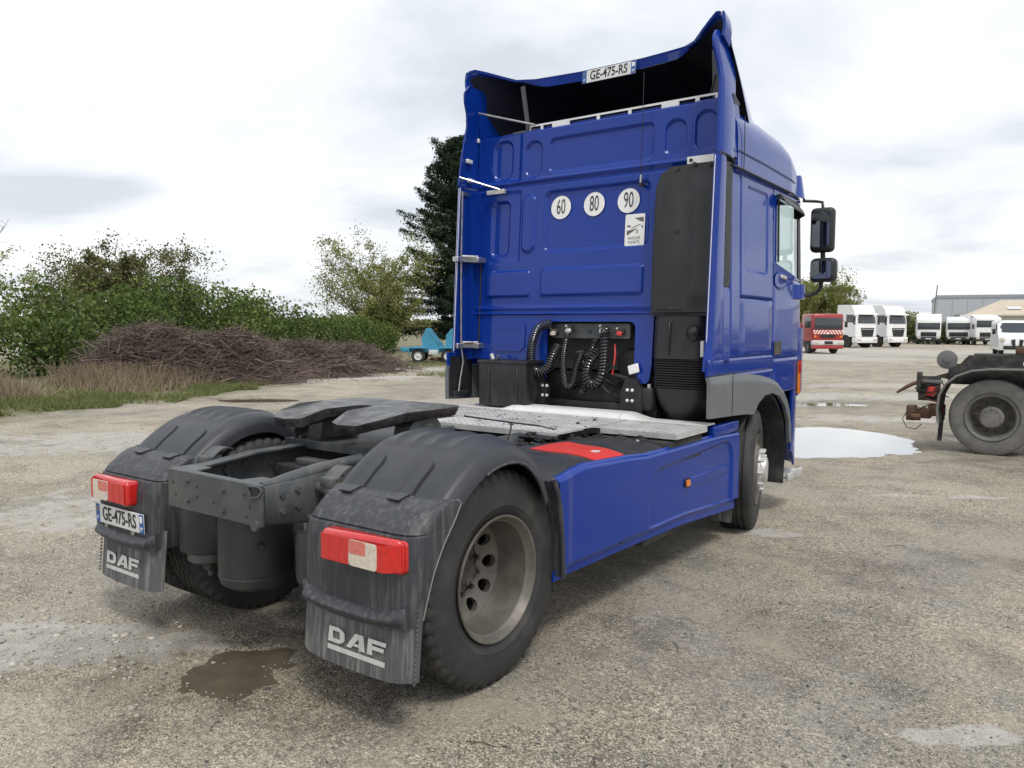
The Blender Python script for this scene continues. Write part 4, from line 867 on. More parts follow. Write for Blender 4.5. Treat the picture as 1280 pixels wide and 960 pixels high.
coil([(-.30, 2.74, 1.745), (-.40, 2.70, 1.72), (-.455, 2.68, 1.60), (-.46, 2.66, 1.46), (-.43, 2.65, 1.37), (-.36, 2.64, 1.33), (-.285, 2.66, 1.37), (-.25, 2.68, 1.47), (-.22, 2.72, 1.56)], .034, .0085, .021).build('coiled_hose', 'coil', T)
coil([(-.145, 2.75, 1.66), (-.16, 2.72, 1.5), (-.15, 2.70, 1.35), (-.12, 2.70, 1.22), (-.07, 2.72, 1.24), (-.06, 2.76, 1.38), (-.03, 2.80, 1.50)], .026, .007, .019).build('coiled_hose', 'coil', T)
coil([(.12, 2.78, 1.62), (.09, 2.74, 1.50), (.06, 2.72, 1.36), (.05, 2.72, 1.22), (.0, 2.76, 1.16)], .024, .007, .020).build('coiled_hose', 'coil', T)
coil([(.225, 2.75, 1.70), (.235, 2.72, 1.58), (.24, 2.70, 1.44), (.235, 2.68, 1.33), (.19, 2.67, 1.255), (.12, 2.67, 1.26), (.09, 2.68, 1.35), (.12, 2.70, 1.45), (.17, 2.74, 1.52)], .036, .0085, .026).build('coiled_hose', 'coil', T)
m = MB().use('red_plastic'); m.tube([(.285, 2.80, 1.58), (.305, 2.77, 1.50), (.30, 2.76, 1.42), (.285, 2.76, 1.33)], .008, 6); m.use('rim_dark').cyl((.30, 2.76, 1.41), (.295, 2.76, 1.38), .013, n=8); m.build('red_hose', parent=T)
for x in (-.05, .09):
    m = MB(); m.cyl((x-.04, 2.82, 1.50), (x+.03, 2.80, 1.515), .012, n=8); m.bx(x-.02, x+.01, 2.80, 2.84, 1.44, 1.50, .005, 1); m.build('air_coupling', 'steel', T)
m = MB(); m.lathe([(0, 0), (0, .13), (.03, .15), (.2, .15)], (.42, 2.86, 1.40), 'y', 28); m.build('air_drum', 'black', T)
m = MB(); m.box((.50, 2.72, 1.385), (.095, .016, .075), Matrix.Rotation(-.28, 3, 'Y') @ Matrix.Rotation(-.12, 3, 'X'), .006, 1); m.build('work_lamp_glint', 'white_sign', T)  # work lamp lens on a stem, its sun glint painted in as flat white
m = MB(); m.cyl((.50, 2.74, 1.35), (.50, 2.76, 1.10), .012, n=8); m.build('work_lamp_stem', 'black', T)
random.seed(5)
for k in range(9):
    m = MB(); x = random.uniform(-.45, .5); z = random.uniform(1.05, 1.4); m.tube([(x+.06*math.sin(i*1.3+k)+i*.03*random.choice((-1, 1)), 2.86+.08*math.cos(i+k), z+(i-2)*.07) for i in range(6)], random.uniform(.008, .016), 6); m.build('cable', 'rubber', T)
# cab mounts with domed bolts
for s_, x in ((-1, -.42), (1, .50)):
    m = MB(); m.prism([(x-.10, 1.02), (x+.09, 1.02), (x+.10, 1.20), (x+.03, 1.31), (x-.06, 1.31), (x-.11, 1.18)], 'y', 2.70, 2.76); mt = m.build('cab_mount', 'black', T)
    cx = x+.04*s_*-1+(.02 if s_ > 0 else .04)
    for dx_ in (-.022, .022):
        for dz in (0, .085):
            m = MB(); m.lathe([(0, .014), (.006, .0135), (.012, .008), (.014, 0)], (cx+dx_, 2.70, 1.13+dz), 'y', 12, -1); m.build('dome_bolt', 'alu_white', mt)
    xx = x+s_*.20-(.02 if s_ > 0 else -.02)
    xx = -.585 if s_ < 0 else .64
    m = MB(); m.lathe([(1.06, 0), (1.06, .045), (1.075, .055), (1.11, .055), (1.12, .058), (1.23, .058), (1.24, .052), (1.24, 0)], (xx, 2.72, 0), 'z', 24); bl = m.build('cab_bellow', 'rubber', T)
    m = MB(); m.cyl((xx, 2.72, 1.24), (xx, 2.72, 1.27), .014, n=10); m.build('bolt', 'alu', bl)
m = MB(); m.bx(-.6, .68, 2.78, 2.86, .96, 1.10, .02); m.build('mount_beam', 'black', T)
m = MB(); m.bx(-.55, .6, 2.9, 4.6, .72, 1.35, .05); m.build('engine', 'black', T)
# battery box on the left
m = MB(); m.box((-.655, 2.665, 1.225), (.52, .33, .395), None, .018); bb = m.build('storage_box', 'black', T)
m = MB(); m.box((-.655, 2.665, 1.412), (.54, .35, .035), None, .012); m.build('box_lid', 'black', bb)
for x in (-.80, -.50):
    m = MB(); m.bx(x-.012, x+.012, 2.492, 2.502, 1.05, 1.37, .004, 1); m.build('box_rib', 'black', bb)
m = MB(); m.cyl((-.84, 2.62, 1.43), (-.86, 2.62, 1.475), .022, n=10); m.cyl((-.80, 2.63, 1.43), (-.785, 2.62, 1.465), .014, n=8); m.build('filler_cap', 'steel', bb)
# --- cab sides
def sx(z): return 1.243-.030*max(0, z-1.45)/1.48
def side_panel(name, y0, y1, z0, z1, parent, mir, emb=None, m_='blue', r=.012, th=.02, nu=14, nv=20):
    m = MB()
    def fn(u, v):
        y = lerp(y0, y1, u); z = lerp(z0, z1, v); x = sx(z)
        x -= max(0, y-4.35)**2*.14
        e_ = min(u*(y1-y0), (1-u)*(y1-y0), v*(z1-z0), (1-v)*(z1-z0)); x -= .008*sstep(.012, 0, e_)
        if emb: x -= emb[4]*sstep(.012, -.012, sdf(y, z, emb[:4], .05))
        return (x, y, z)
    m.grid(fn, nu, nv, (-th, 0, 0)); return m.build(name, m_, parent, mir, sharp=.9)
for s_ in (1, -1):
    mir = s_ < 0
    side_panel('side_panel', 2.862, 3.072, 1.492, 2.912, T, mir)
    m = MB(); m.bx(1.16, 1.219, 2.70, 2.858, 1.42, 2.95); m.build('collar_gap', 'blue' if mir else 'black', T, mir)
    vt = MB(); vt.prism(rrect(2.705, 2.858, 2.03, 2.94, .045), 'x', 1.220, 1.229); vo = vt.build('side_vent', 'black', T, mir)
    for k in range(30):
        z = 2.06+k*.028; v_ = MB(); v_.box((1.230, 2.785, z), (.008, .120, .008), Matrix.Rotation(.5, 3, 'X'), .002, 1); v_.build('louvre', 'charcoal', vo, mir)
    side_panel('side_panel', 2.703, 2.858, 1.42, 2.02, T, mir)
    side_panel('locker_panel', 3.080, 3.872, 1.958, 2.912, T, mir, (3.20, 3.72, 2.17, 2.83, .012), nu=60, nv=70)
    side_panel('locker_door', 3.080, 3.872, 1.492, 1.950, T, mir)
    dr = side_panel('door', 3.880, 4.78, 1.455, 2.16, T, mir, nu=24)
    m = MB()
    for (ya, yb, za, zb) in ((3.880, 3.960, 2.16, 2.912), (3.960, 4.72, 2.865, 2.912)):
        m.grid(lambda u, v: (sx(lerp(za, zb, v))-max(0, lerp(ya, yb, u)-4.35)**2*.14, lerp(ya, yb, u), lerp(za, zb, v)), 8, 8, (-.03, 0, 0))
    m.grid(lambda u, v: (sx(2.2)-max(0, lerp(3.96, 4.72, u)-4.35)**2*.14, lerp(3.96, 4.72, u), lerp(2.16, lerp(2.275, 2.165, u), v)), 10, 3, (-.03, 0, 0)); m.build('window_frame', 'blue', dr, mir)
    m = MB(); m.grid(lambda u, v: (sx(lerp(2.12, 2.912, v))-max(0, lerp(4.70, 4.80, u)-4.35)**2*.14-.002, lerp(4.68, 4.80, u)-.05*v, lerp(2.12, 2.912, v)), 4, 8, (-.04, 0, 0)); m.build('pillar', 'rubber', T, mir)
    m = MB(); m.grid(lambda u, v: (sx(lerp(2.16, 2.87, v))-.012-max(0, lerp(3.955, 4.70, u)-4.35)**2*.14, lerp(3.955, 4.70, u), lerp(2.16, 2.87, v)), 10, 4, (-.004, 0, 0)); m.build('window_pane', 'glass', dr, mir)
    m = MB(); m.tube([(1.238, 3.966, 2.29), (1.225, 3.966, 2.86), (1.222, 4.0, 2.868), (1.215, 4.55, 2.862), (1.185, 4.68, 2.80)], .010, 6); m.build('window_seal', 'rubber', dr, mir)
    # handle recess and plate
    m = MB(); m.lathe([(0, 0), (.004, .06), (.0, .10)], (1.238, 4.02, 2.10), 'x', 24); m.v = [(x, 4.06+(y-4.02)*1.7, 2.13+(z-2.10)*.8) for x, y, z in m.v]; hd = m.build('handle_recess', 'blue', dr, mir)
    m = MB(); m.box((1.246, 4.10, 2.165), (.02, .16, .034), Matrix.Rotation(-.06, 3, 'X'), .010); m.build('door_handle', 'alu', hd, mir)
    m = MB(); m.prism(rrect(3.90, 4.10, 1.485, 1.60, .01), 'x', 1.240, 1.246); m.build('door_vent', 'rim_dark', dr, mir)
    # wind deflector over the window
    m = MB(); m.grid(lambda u, v: (1.245+.055*math.sin(v*1.4)-.10*sstep(.75, 1, u), lerp(3.92, 4.70, u), 2.875-.085*v-.055*u), 18, 5, (-.004, 0, -.002)); m.build('wind_deflector', 'charcoal', dr, mir)
    # sill and arch
    side_panel('sill_panel', 2.44, 3.90, 1.366, 1.486, T, mir, r=.02); side_panel('sill_panel', 3.906, 4.82, 1.145, 1.449, T, mir, nu=20)
    side_panel('sill_filler', 3.0, 3.903, 1.20, 1.364, T, mir)
    arch_o = [(2.445, 1.362), (2.90, 1.364), (3.25, 1.352), (3.55, 1.325), (3.82, 1.285), (4.02, 1.235), (4.20, 1.150), (4.33, 1.05), (4.42, .93), (4.455, .80), (4.46, .66)]
    arch_i = [(2.450, 1.062), (2.90, 1.045), (3.20, 1.030), (3.39, 1.012), (3.50, 1.095), (3.66, 1.150), (3.85, 1.158), (4.05, 1.118), (4.22, 1.02), (4.34, .87), (4.395, .66)]
    def arch(u, v):
        o_ = [interp(u, [(k/10, q_[j]) for k, q_ in enumerate(arch_o)]) for j in (0, 1)]; i_ = [interp(u, [(k/10, q_[j]) for k, q_ in enumerate(arch_i)]) for j in (0, 1)]
        y = lerp(o_[0], i_[0], v); z = lerp(o_[1], i_[1], v)
        return (1.246-.040*(1-sstep(0, .25, v))*0+.012*sstep(.0, .18, v)-.03*max(0, y-4.3), y, z)
    m = MB(); m.grid(arch, 60, 16, (-.03, 0, 0)); ar = m.build('wheel_arch', 'grey_panel', T, mir, sharp=.5)
    m = MB(); m.tube([(1.260, 2.885, z) for z in (1.36, 1.28, 1.05)], .0025, 5); m.build('arch_joint', 'black', ar, mir)
    m = MB(); m.grid(lambda u, v: (lerp(1.235, .80, v), 3.70+lerp(.52, .66, u*0+.5)*1.06*math.cos(lerp(2.75, -.35, u)), .52+.64*math.sin(lerp(2.75, -.35, u))), 30, 3, (0, 0, .012)); m.build('wheel_housing', 'black_dull', T, mir)
    m = MB(); m.bx(.80, 1.21, 4.36, 4.39, .28, .95); m.build('housing_wall', 'black_dull', T, mir)
    # front corner and bumper
    def corner(u, v):
        z = lerp(.66, 1.45, v); a = u*PI/2
        return (.98+.262*math.cos(a), 4.46+.36*u*0+lerp(0, .50, math.sin(a)), z)
    m = MB(); m.grid(lambda u, v: (1.243-.26*(1-math.cos(u*PI/2)), 4.47+.52*math.sin(u*PI/2), lerp(.40+.18*(1-sstep(.0, .3, u)), 1.14, v)), 20, 20, (-.02, -.0, 0)); bp_ = m.build('bumper_corner', 'blue', T, mir)
    m = MB(); m.bx(.95, 1.25, 4.40, 4.86, .315, .345, .008); m.bx(1.235, 1.262, 4.38, 4.84, .30, .37, .008); m.build('step', 'alu', T, mir)
    # upright wind vane at the front corner
    m = MB(); m.grid(lambda u, v: (1.225+.055*math.sin(u*2.5)-.10*u, lerp(4.60, 5.02, u), lerp(1.06+.10*u, 1.72, v)-.06*math.sin(u*PI)*0), 12, 12, (-.02, 0, 0)); va = m.build('corner_vane', 'blue', T, mir)
    m = MB(); m.prism([(4.62, 1.10), (4.70, 1.10), (4.70, 1.38), (4.62, 1.40)], 'x', 1.243, 1.252); m.build('lamp_strip', 'orange_lens', va, mir)
    m = MB(); m.prism([(4.62, 1.30), (4.70, 1.30), (4.70, 1.42), (4.62, 1.42)], 'x', 1.2525, 1.256); m.build('lamp_cap', 'red_lens', va, mir)
    m = MB(); m.grid(lambda u, v: (1.19+.045*math.sin(u*2.6)-.03*v, lerp(4.52, 4.80, u), lerp(2.93, 3.14-.10*(2*u-1)**2, v)), 8, 8, (-.02, 0, 0)); m.build('roof_vane', 'blue', T, mir)
    # mirrors
    m = MB(); m.box((1.385, 4.80, 2.635), (.215, .12, .415), None, .045, 4); mi = m.build('mirror_housing', 'intake', T, mir)
    m = MB(); m.prism(rrect(1.300, 1.458, 2.475, 2.800, .035), 'y', 4.737, 4.745); m.build('mirror_glass', 'mirror', mi, mir)
    m = MB(); m.box((1.405, 4.80, 2.262), (.235, .14, .225), None, .05, 4); m2 = m.build('mirror_housing', 'intake', T, mir)
    m = MB(); m.prism(rrect(1.305, 1.488, 2.180, 2.345, .035), 'y', 4.727, 4.735); m.build('mirror_glass', 'mirror', m2, mir)
    m = MB(); m.tube([(1.20, 4.78, 2.92), (1.30, 4.84, 2.915), (1.365, 4.83, 2.90), (1.375, 4.82, 2.84)], .014, 8); m.build('mirror_arm', 'rubber', T, mir)
    m = MB(); m.cyl((1.385, 4.82, 2.44), (1.39, 4.82, 2.36), .022, n=10); m.build('mirror_link', 'rubber', T, mir)
    m = MB(); m.tube([(1.38, 4.82, 2.16), (1.375, 4.82, 2.10), (1.34, 4.80, 2.045), (1.26, 4.76, 2.025), (1.20, 4.70, 2.03)], .020, 8); m.build('mirror_arm', 'rubber', T, mir)
    m = MB(); m.grid(lambda u, v: (1.225+.055*math.sin(PI*u), lerp(4.48, 4.78, u), lerp(1.99, 2.12, v)), 10, 4, (-.03, 0, 0)); m.build('mirror_foot', 'blue', T, mir)
# front, floor, lining and windscreen
m = MB(); m.grid(lambda u, v: (lerp(-1.13, 1.13, u), 4.96-.12*(2*u-1)**4+.05-.22*v, lerp(2.08, 2.95, v)), 16, 6, (0, -.006, 0)); m.build('windscreen', 'glass', T)
m = MB(); m.grid(lambda u, v: (lerp(-1.13, 1.13, u), 5.0-.12*(2*u-1)**4, lerp(.62, 2.08, v)), 20, 10, (0, -.02, 0)); m.build('front_panel', 'blue', T)
m = MB(); m.bx(-.72, .72, 4.99, 5.01, .80, 1.70, .01); m.build('grille', 'black', T)
m = MB(); m.bx(-1.17, 1.17, 2.90, 4.90, 1.36, 1.44); m.build('cab_floor', 'interior', T)
m = MB(); m.bx(-1.17, 1.17, 2.94, 2.97, 1.44, 3.35); m.build('rear_lining', 'interior', T)
for s_ in (1, -1):
    m = MB(); m.bx(1.17, 1.185, 2.95, 3.90, 1.44, 2.93); m.build('side_lining', 'interior', T, s_ < 0)
    m = MB(); m.bx(.35, .85, 3.75, 4.15, 1.44, 1.90, .06); m.bx(.38, .82, 3.68, 3.80, 1.85, 2.55, .06); m.build('seat', 'interior', T, s_ < 0)
m = MB(); m.bx(-1.1, 1.1, 4.45, 4.9, 1.7, 2.05, .08); m.build('dashboard', 'interior', T)
m = MB(); m.lathe([(-.012, .20), (0, .212), (.012, .20), (0, .188)], (0, 0, 0), 'z', 32, closed=True); m.v = [tuple(Matrix.Rotation(-.9, 3, 'X') @ Vector(p)+Vector((-.6, 4.30, 2.12))) for p in m.v]; m.build('steering_wheel', 'rubber', T)

# ------------------------------------------------------------------ vegetation
def fast_mesh(name, V, F_, mats, tint=None, parent=None, smooth=False):
    """V (n,3) float, F_ (m,k) int; tint per vertex"""
    me = bpy.data.meshes.new(name); me.vertices.add(len(V)); me.vertices.foreach_set('co', np.asarray(V, np.float32).ravel()); k = F_.shape[1]
    me.loops.add(F_.size); me.loops.foreach_set('vertex_index', F_.ravel().astype(np.int32)); me.polygons.add(len(F_))
    me.polygons.foreach_set('loop_start', np.arange(0, F_.size, k, dtype=np.int32)); me.polygons.foreach_set('loop_total', np.full(len(F_), k, dtype=np.int32))
    if smooth: me.polygons.foreach_set('use_smooth', np.ones(len(F_), bool))
    me.update(calc_edges=True)
    if tint is not None: a = me.attributes.new('tint', 'FLOAT', 'POINT'); a.data.foreach_set('value', np.asarray(tint, np.float32))
    for q in mats: me.materials.append(MATS[q])
    o = bpy.data.objects.new(name, me); COL.objects.link(o); o.parent = parent; return o
def leaves(C_, size, tint, seed=0, flat=.0, aspect=.55):
    """diamond leaves at points C_"""
    r = np.random.default_rng(seed); n = len(C_); d = r.normal(size=(n, 3)); d[:, 2] *= 1-flat; d /= np.linalg.norm(d, axis=1)[:, None]+1e-9
    a = r.normal(size=(n, 3)); e = np.cross(d, a); e /= np.linalg.norm(e, axis=1)[:, None]+1e-9
    sz = (size*r.uniform(.6, 1.4, n))[:, None]
    V = np.stack([C_-d*sz*.5, C_+e*sz*aspect*.5, C_+d*sz*.5, C_-e*sz*aspect*.5], 1).reshape(-1, 3)
    return V, np.arange(4*n).reshape(n, 4), np.repeat(tint, 4)
def sticks(P0, P1, r0, r1, tint, bend=0., seed=0, sides=3, seg=2):
    r = np.random.default_rng(seed); n = len(P0); d = P1-P0; L_ = np.linalg.norm(d, axis=1)[:, None]+1e-9; d = d/L_
    a = np.where(np.abs(d[:, 2:3]) < .9, [[0, 0, 1.]], [[1., 0, 0]]); u = np.cross(d, a); u /= np.linalg.norm(u, axis=1)[:, None]; w_ = np.cross(d, u)
    bd = (r.normal(size=(n, 3)))*L_*bend; Vs = []
    for s_ in range(seg+1):
        t_ = s_/seg; c = P0+(P1-P0)*t_+bd*4*t_*(1-t_)*.5; rr = (r0*(1-t_)+r1*t_)
        rr = rr[:, None] if isinstance(rr, np.ndarray) else rr
        for k in range(sides):
            an = 2*PI*k/sides; Vs.append(c+(u*math.cos(an)+w_*math.sin(an))*rr)
    V = np.stack(Vs, 1); m_ = (seg+1)*sides; base_ = np.arange(n)[:, None]*m_
    F_ = np.concatenate([base_+np.array([[s_*sides+k, s_*sides+(k+1) % sides, (s_+1)*sides+(k+1) % sides, (s_+1)*sides+k]]) for s_ in range(seg) for k in range(sides)])
    return V.reshape(-1, 3), F_, np.repeat(tint, m_)
def gz(x, y): return float(gheight(np.array([x]), np.array([y]))[0])
# bramble hedge along the back of the verge: one green mass
def hedge_line(t_): return np.stack([np.interp(t_, [0, .25, .5, .75, 1], [-20.0, -23.2, -25.0, -27.2, -30.5]), np.interp(t_, [0, .25, .5, .75, 1], [-8.0, 8.2, 16.5, 23.5, 30.5])], -1)
r_ = np.random.default_rng(3); Cs = []; Ts = []
for k in range(185):
    t_ = r_.random(); p = hedge_line(np.array([t_]))[0]; off = r_.uniform(-1.2, 3.8); hmax = np.interp(t_, [0, .2, .32, .45, .6, .75, 1], [3.4, 3.35, 3.2, 3.5, 3.2, 2.3, 2.0])
    R_ = r_.uniform(.65, 1.35); cz = r_.uniform(.3, 1)*(hmax-R_*.55)*(.55+.45*min(1, (off+1.3)/1.6)); cx = p[0]-off*.9; cy = p[1]+off*.45
    n_ = int(560*R_**2); d = r_.normal(size=(n_, 3)); d /= np.linalg.norm(d, axis=1)[:, None]; rad = R_*(r_.random(n_)**.22)*(1+.18*np.sin(d[:, 0]*5+k)*np.cos(d[:, 1]*6))
    P_ = np.array([cx, cy, cz])+d*rad[:, None]*np.array([1., 1.05, .8]); ok = P_[:, 2] > .05; P_ = P_[ok]
    Cs.append(P_); Ts.append(np.clip(r_.normal(.45, .17, len(P_))+.22*r_.normal()*.8, 0, 1))
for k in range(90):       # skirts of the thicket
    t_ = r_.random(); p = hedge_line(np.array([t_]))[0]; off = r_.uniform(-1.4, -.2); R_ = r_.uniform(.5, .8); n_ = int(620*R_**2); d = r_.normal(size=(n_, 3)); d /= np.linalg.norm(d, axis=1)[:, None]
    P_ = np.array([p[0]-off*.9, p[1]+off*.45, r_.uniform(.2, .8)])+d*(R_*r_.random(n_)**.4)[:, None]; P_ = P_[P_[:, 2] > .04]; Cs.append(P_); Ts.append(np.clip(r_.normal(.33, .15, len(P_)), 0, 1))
for k in range(220):      # arching shoots above the outline
    t_ = r_.random(); p = hedge_line(np.array([t_]))[0]; h0 = np.interp(t_, [0, .2, .32, .45, .6, .75, 1], [3.4, 3.35, 3.2, 3.5, 3.2, 2.3, 2.0])*r_.uniform(.75, 1.0); a = r_.uniform(0, 2*PI); Ls = r_.uniform(.3, .8); off = r_.uniform(-1., 2.5)
    q_ = np.linspace(0, 1, 9); P_ = np.stack([p[0]-off*.9+Ls*q_*math.cos(a), p[1]+off*.45+Ls*q_*math.sin(a), h0+Ls*.6*q_-.3*q_**2], -1)+r_.normal(size=(9, 3))*.04; Cs.append(P_); Ts.append(np.full(9, r_.uniform(.4, .9)))
Cs = np.concatenate(Cs); Ts = np.concatenate(Ts)
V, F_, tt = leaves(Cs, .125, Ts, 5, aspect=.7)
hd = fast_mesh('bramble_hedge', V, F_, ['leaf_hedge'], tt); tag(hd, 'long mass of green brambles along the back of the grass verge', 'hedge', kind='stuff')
# brush piles
def brush(name, segs, n_, label, seed):
    r = np.random.default_rng(seed); P0 = []; P1 = []; core = []
    w_ = np.array([s_[3]*s_[4] for s_ in segs]); w_ = w_/w_.sum()
    for k in range(n_):
        cx, cy, an, a, b_, h = segs[r.choice(len(segs), p=w_)]
        u, v = r.normal(size=2)*.48; rr = math.exp(-(u*u+v*v)*1.1); z = h*rr*r.random()**.45
        x = cx+(u*a*math.cos(an)-v*b_*math.sin(an)); y = cy+(u*a*math.sin(an)+v*b_*math.cos(an))
        L_ = r.uniform(.35, 1.5); th = r.uniform(0, 2*PI); el = r.normal(0, .32)
        d = np.array([math.cos(th)*math.cos(el), math.sin(th)*math.cos(el), math.sin(el)])*L_*.5; c = np.array([x, y, z+.05])
        p, q_ = c-d, c+d; p[2] = max(p[2], .01); q_[2] = max(q_[2], .01); P0.append(p); P1.append(q_)
    P0 = np.array(P0); P1 = np.array(P1); t_ = np.clip(r.normal(.42, .2, n_), 0, 1)
    V, F_, tt = sticks(P0, P1, r.uniform(.006, .018, n_), .004*np.ones(n_), t_, .18, seed)
    o = fast_mesh(name, V, F_, ['twig'], tt); tag(o, label, 'brush pile', kind='stuff')
    m = MB()
    for cx, cy, an, a, b_, h in segs:
        m.grid(lambda u, v: (cx+(2*u-1)*a*1.1*math.cos(an)-(2*v-1)*b_*1.1*math.sin(an), cy+(2*u-1)*a*1.1*math.sin(an)+(2*v-1)*b_*1.1*math.cos(an), -.05+h*.72*math.exp(-((2*u-1)**2+(2*v-1)**2)*2.6)+.10*math.sin(u*23+cx)*math.sin(v*19)*h*.4), 24, 18)
    c_ = m.build('litter_core', 'bark', o, recalc=False); tag(c_, kind='stuff')
brush('brush_pile', [(-18.3, 9.3, .9, 2.1, 1.5, 1.75), (-17.6, 11.4, .9, 2.0, 1.5, 1.55)], 5200, 'tall heap of dry brown cut brushwood in front of the brambles', 41)
brush('brush_pile', [(-18.0, 14.2, 1.1, 2.2, 1.3, 1.15), (-18.9, 17.0, 1.0, 2.1, 1.3, 1.0), (-20.6, 19.3, 1.0, 1.3, 1.2, .8)], 5200, 'low spreading bank of dry twigs leading to the blue trailer', 42)
# verge grasses
r = np.random.default_rng(9)
def verge(n_, x_off, spread, y0, y1):
    y = r.uniform(y0, y1, n_); x = -12.9-.40*(y-4)-x_off-np.abs(r.normal(size=n_))*spread+(vnoise(y*1., y*0., .45, 71)-.5)*2.6+(vnoise(y*1., y*0., 1.7, 72)-.5)*1.0; return x, y
x, y = verge(30000, .0, 1.7, -3.5, 12.5); cl_ = vnoise(x, y, 1.1, 51); keep = r.random(len(x)) < np.clip(cl_*2.0-.35, .03, 1); x, y = x[keep], y[keep]; h = r.uniform(.04, .16, len(x))
P0 = np.stack([x, y, gheight(x, y)], -1); P1 = P0+np.stack([r.normal(size=len(x))*.07, r.normal(size=len(x))*.07, h], -1)
V, F_, tt = sticks(P0, P1, .010*np.ones(len(x)), .002*np.ones(len(x)), np.clip(r.normal(.5, .2, len(x)), 0, 1), .12, 3, 3, 1)
tag(fast_mesh('grass', V, F_, ['grass_green'], tt), 'short green grass along the verge below the brambles', 'grass', kind='stuff')
x, y = verge(22000, 1.3, 2.1, -5, 13.5); cl_ = vnoise(x, y, .7, 52); keep = r.random(len(x)) < np.clip(cl_*2.4-.6, .02, 1); x, y = x[keep], y[keep]; h = r.uniform(.22, .66, len(x))*np.clip(cl_[keep]*1.6, .5, 1.1)
P0 = np.stack([x, y, gheight(x, y)], -1); P1 = P0+np.stack([r.normal(size=len(x))*.13, r.normal(size=len(x))*.13, h], -1)
V, F_, tt = sticks(P0, P1, .009*np.ones(len(x)), .003*np.ones(len(x)), np.clip(r.normal(.45, .2, len(x)), 0, 1), .15, 4, 3, 2)
tag(fast_mesh('dry_grass', V, F_, ['grass_dry'], tt), 'tall straw coloured dead grass standing before the brambles', 'grass', kind='stuff')
x = r.uniform(-23.5, -13.5, 7000); y = r.uniform(17., 27, 7000); keep = (vnoise(x, y, .55, 53) > .52) & (np.abs((x+18.2)+(-.55)*(y-19)) < 6); x, y = x[keep], y[keep]; h = r.uniform(.04, .16, len(x))
P0 = np.stack([x, y, gheight(x, y)], -1); P1 = P0+np.stack([r.normal(size=len(x))*.06, r.normal(size=len(x))*.06, h], -1)
V, F_, tt = sticks(P0, P1, .012*np.ones(len(x)), .003*np.ones(len(x)), np.clip(r.normal(.6, .2, len(x)), 0, 1), .12, 6, 3, 1)
tag(fast_mesh('weeds', V, F_, ['grass_green'], tt), 'patchy weeds on the pale ground by the blue trailer', 'weeds', kind='stuff')
# trees
def tree(loc, H, W, trunk_h, n_br, leaf, lsize, per, label, seed, bark='bark', lean=0., up=.6, dens=1., bare=0, name='tree', base_w=.3):
    r = np.random.default_rng(seed); root = empty(name, (loc[0], loc[1], gz(loc[0], loc[1])-.02)); tag(root, label, 'tree')
    tr = MB(); r0 = H*.016+.03; top = Vector((lean, 0, H*.78)); pts = [Vector((0, 0, 0)), Vector((lean*.2+r.normal()*.1, r.normal()*.1, H*.25)), Vector((lean*.5+r.normal()*.15, r.normal()*.15, H*.5)), top]
    tr.tube(pts, [r0*1.3, r0, r0*.7, r0*.25], 8)
    P0 = []; P1 = []; Cs = []; Ts = []
    for k in range(n_br):
        f_ = trunk_h/H+(1-trunk_h/H)*(k+.5)/n_br; i = min(2, int(f_/.78*3)) if f_ < .78 else 2
        base_p = Vector((lean*f_, 0, H*min(f_*.9, .76))); a = r.uniform(0, 2*PI); prof_ = math.sin(PI*min(1, max(.08, (f_-trunk_h/H)/(1-trunk_h/H)*.85+.18)))
        L_ = W*.5*prof_*r.uniform(.75, 1.15)+.15*W*base_w; el = up*r.uniform(.5, 1.4)*(.6+f_*.8)
        tip = base_p+Vector((math.cos(a)*L_, math.sin(a)*L_, L_*el)); mid = base_p.lerp(tip, .5)+Vector((r.normal(), r.normal(), r.normal()))*L_*.08
        tr.tube([base_p, mid, tip], [r0*.38*(1-f_*.5), r0*.2, r0*.06], 5)
        nsub = 7
        for j in range(nsub):
            t_ = .3+.7*(j+r.random())/nsub; bp_ = (base_p.lerp(mid, t_*2) if t_ < .5 else mid.lerp(tip, t_*2-1)); sl = L_*.38*r.uniform(.5, 1.2); d = Vector((r.normal(), r.normal(), r.normal()*.7+.35)).normalized()
            st_ = bp_+d*sl; P0.append(bp_); P1.append(st_)
            if r.random() < bare: continue
            n_ = max(1, int(per*r.uniform(.4, 1.6))); q_ = r.random((n_, 1)); c = np.array(bp_)*(1-q_)+np.array(st_)*q_+r.normal(size=(n_, 3))*sl*.17*dens
            Cs.append(c); Ts.append(np.clip(r.normal(.5, .18, n_)+r.normal()*.16, 0, 1))
    trk = tr.build('trunk', bark, root)
    P0 = np.array([list(p) for p in P0]); P1 = np.array([list(p) for p in P1]); V, F_, tt = sticks(P0, P1, r0*.09*np.ones(len(P0)), r0*.03*np.ones(len(P0)), np.full(len(P0), .4), .1, seed)
    tw = fast_mesh('twigs', V, F_, [bark], tt, trk); tag(tw, kind='stuff')
    Cs = np.concatenate(Cs); Ts = np.concatenate(Ts); V, F_, tt = leaves(Cs, lsize, Ts, seed, aspect=.65)
    cr_ = fast_mesh('crown', V, F_, [leaf], tt, root); return root
tree((-33.4, 33.0), 4.1, 6.4, .3, 60, 'leaf_young', .125, 60, 'tall pale tree coming into leaf beside the dark conifer', 61, 'bark_pale', up=1.15, dens=1.0, base_w=1.)
tree((-32.6, 32.4), 2.2, 3.4, .2, 30, 'leaf_young', .125, 100, 'low yellow green tree between the pale tree and the blue trailer', 68, 'bark_pale', up=.9, base_w=1.)
tree((-36.2, 17.6), 4.0, 6.2, .4, 44, 'leaf_brown', .12, 120, 'brownish tree with a ragged bare top rising over the brambles', 62, 'bark', up=.75, bare=.12, base_w=1.)
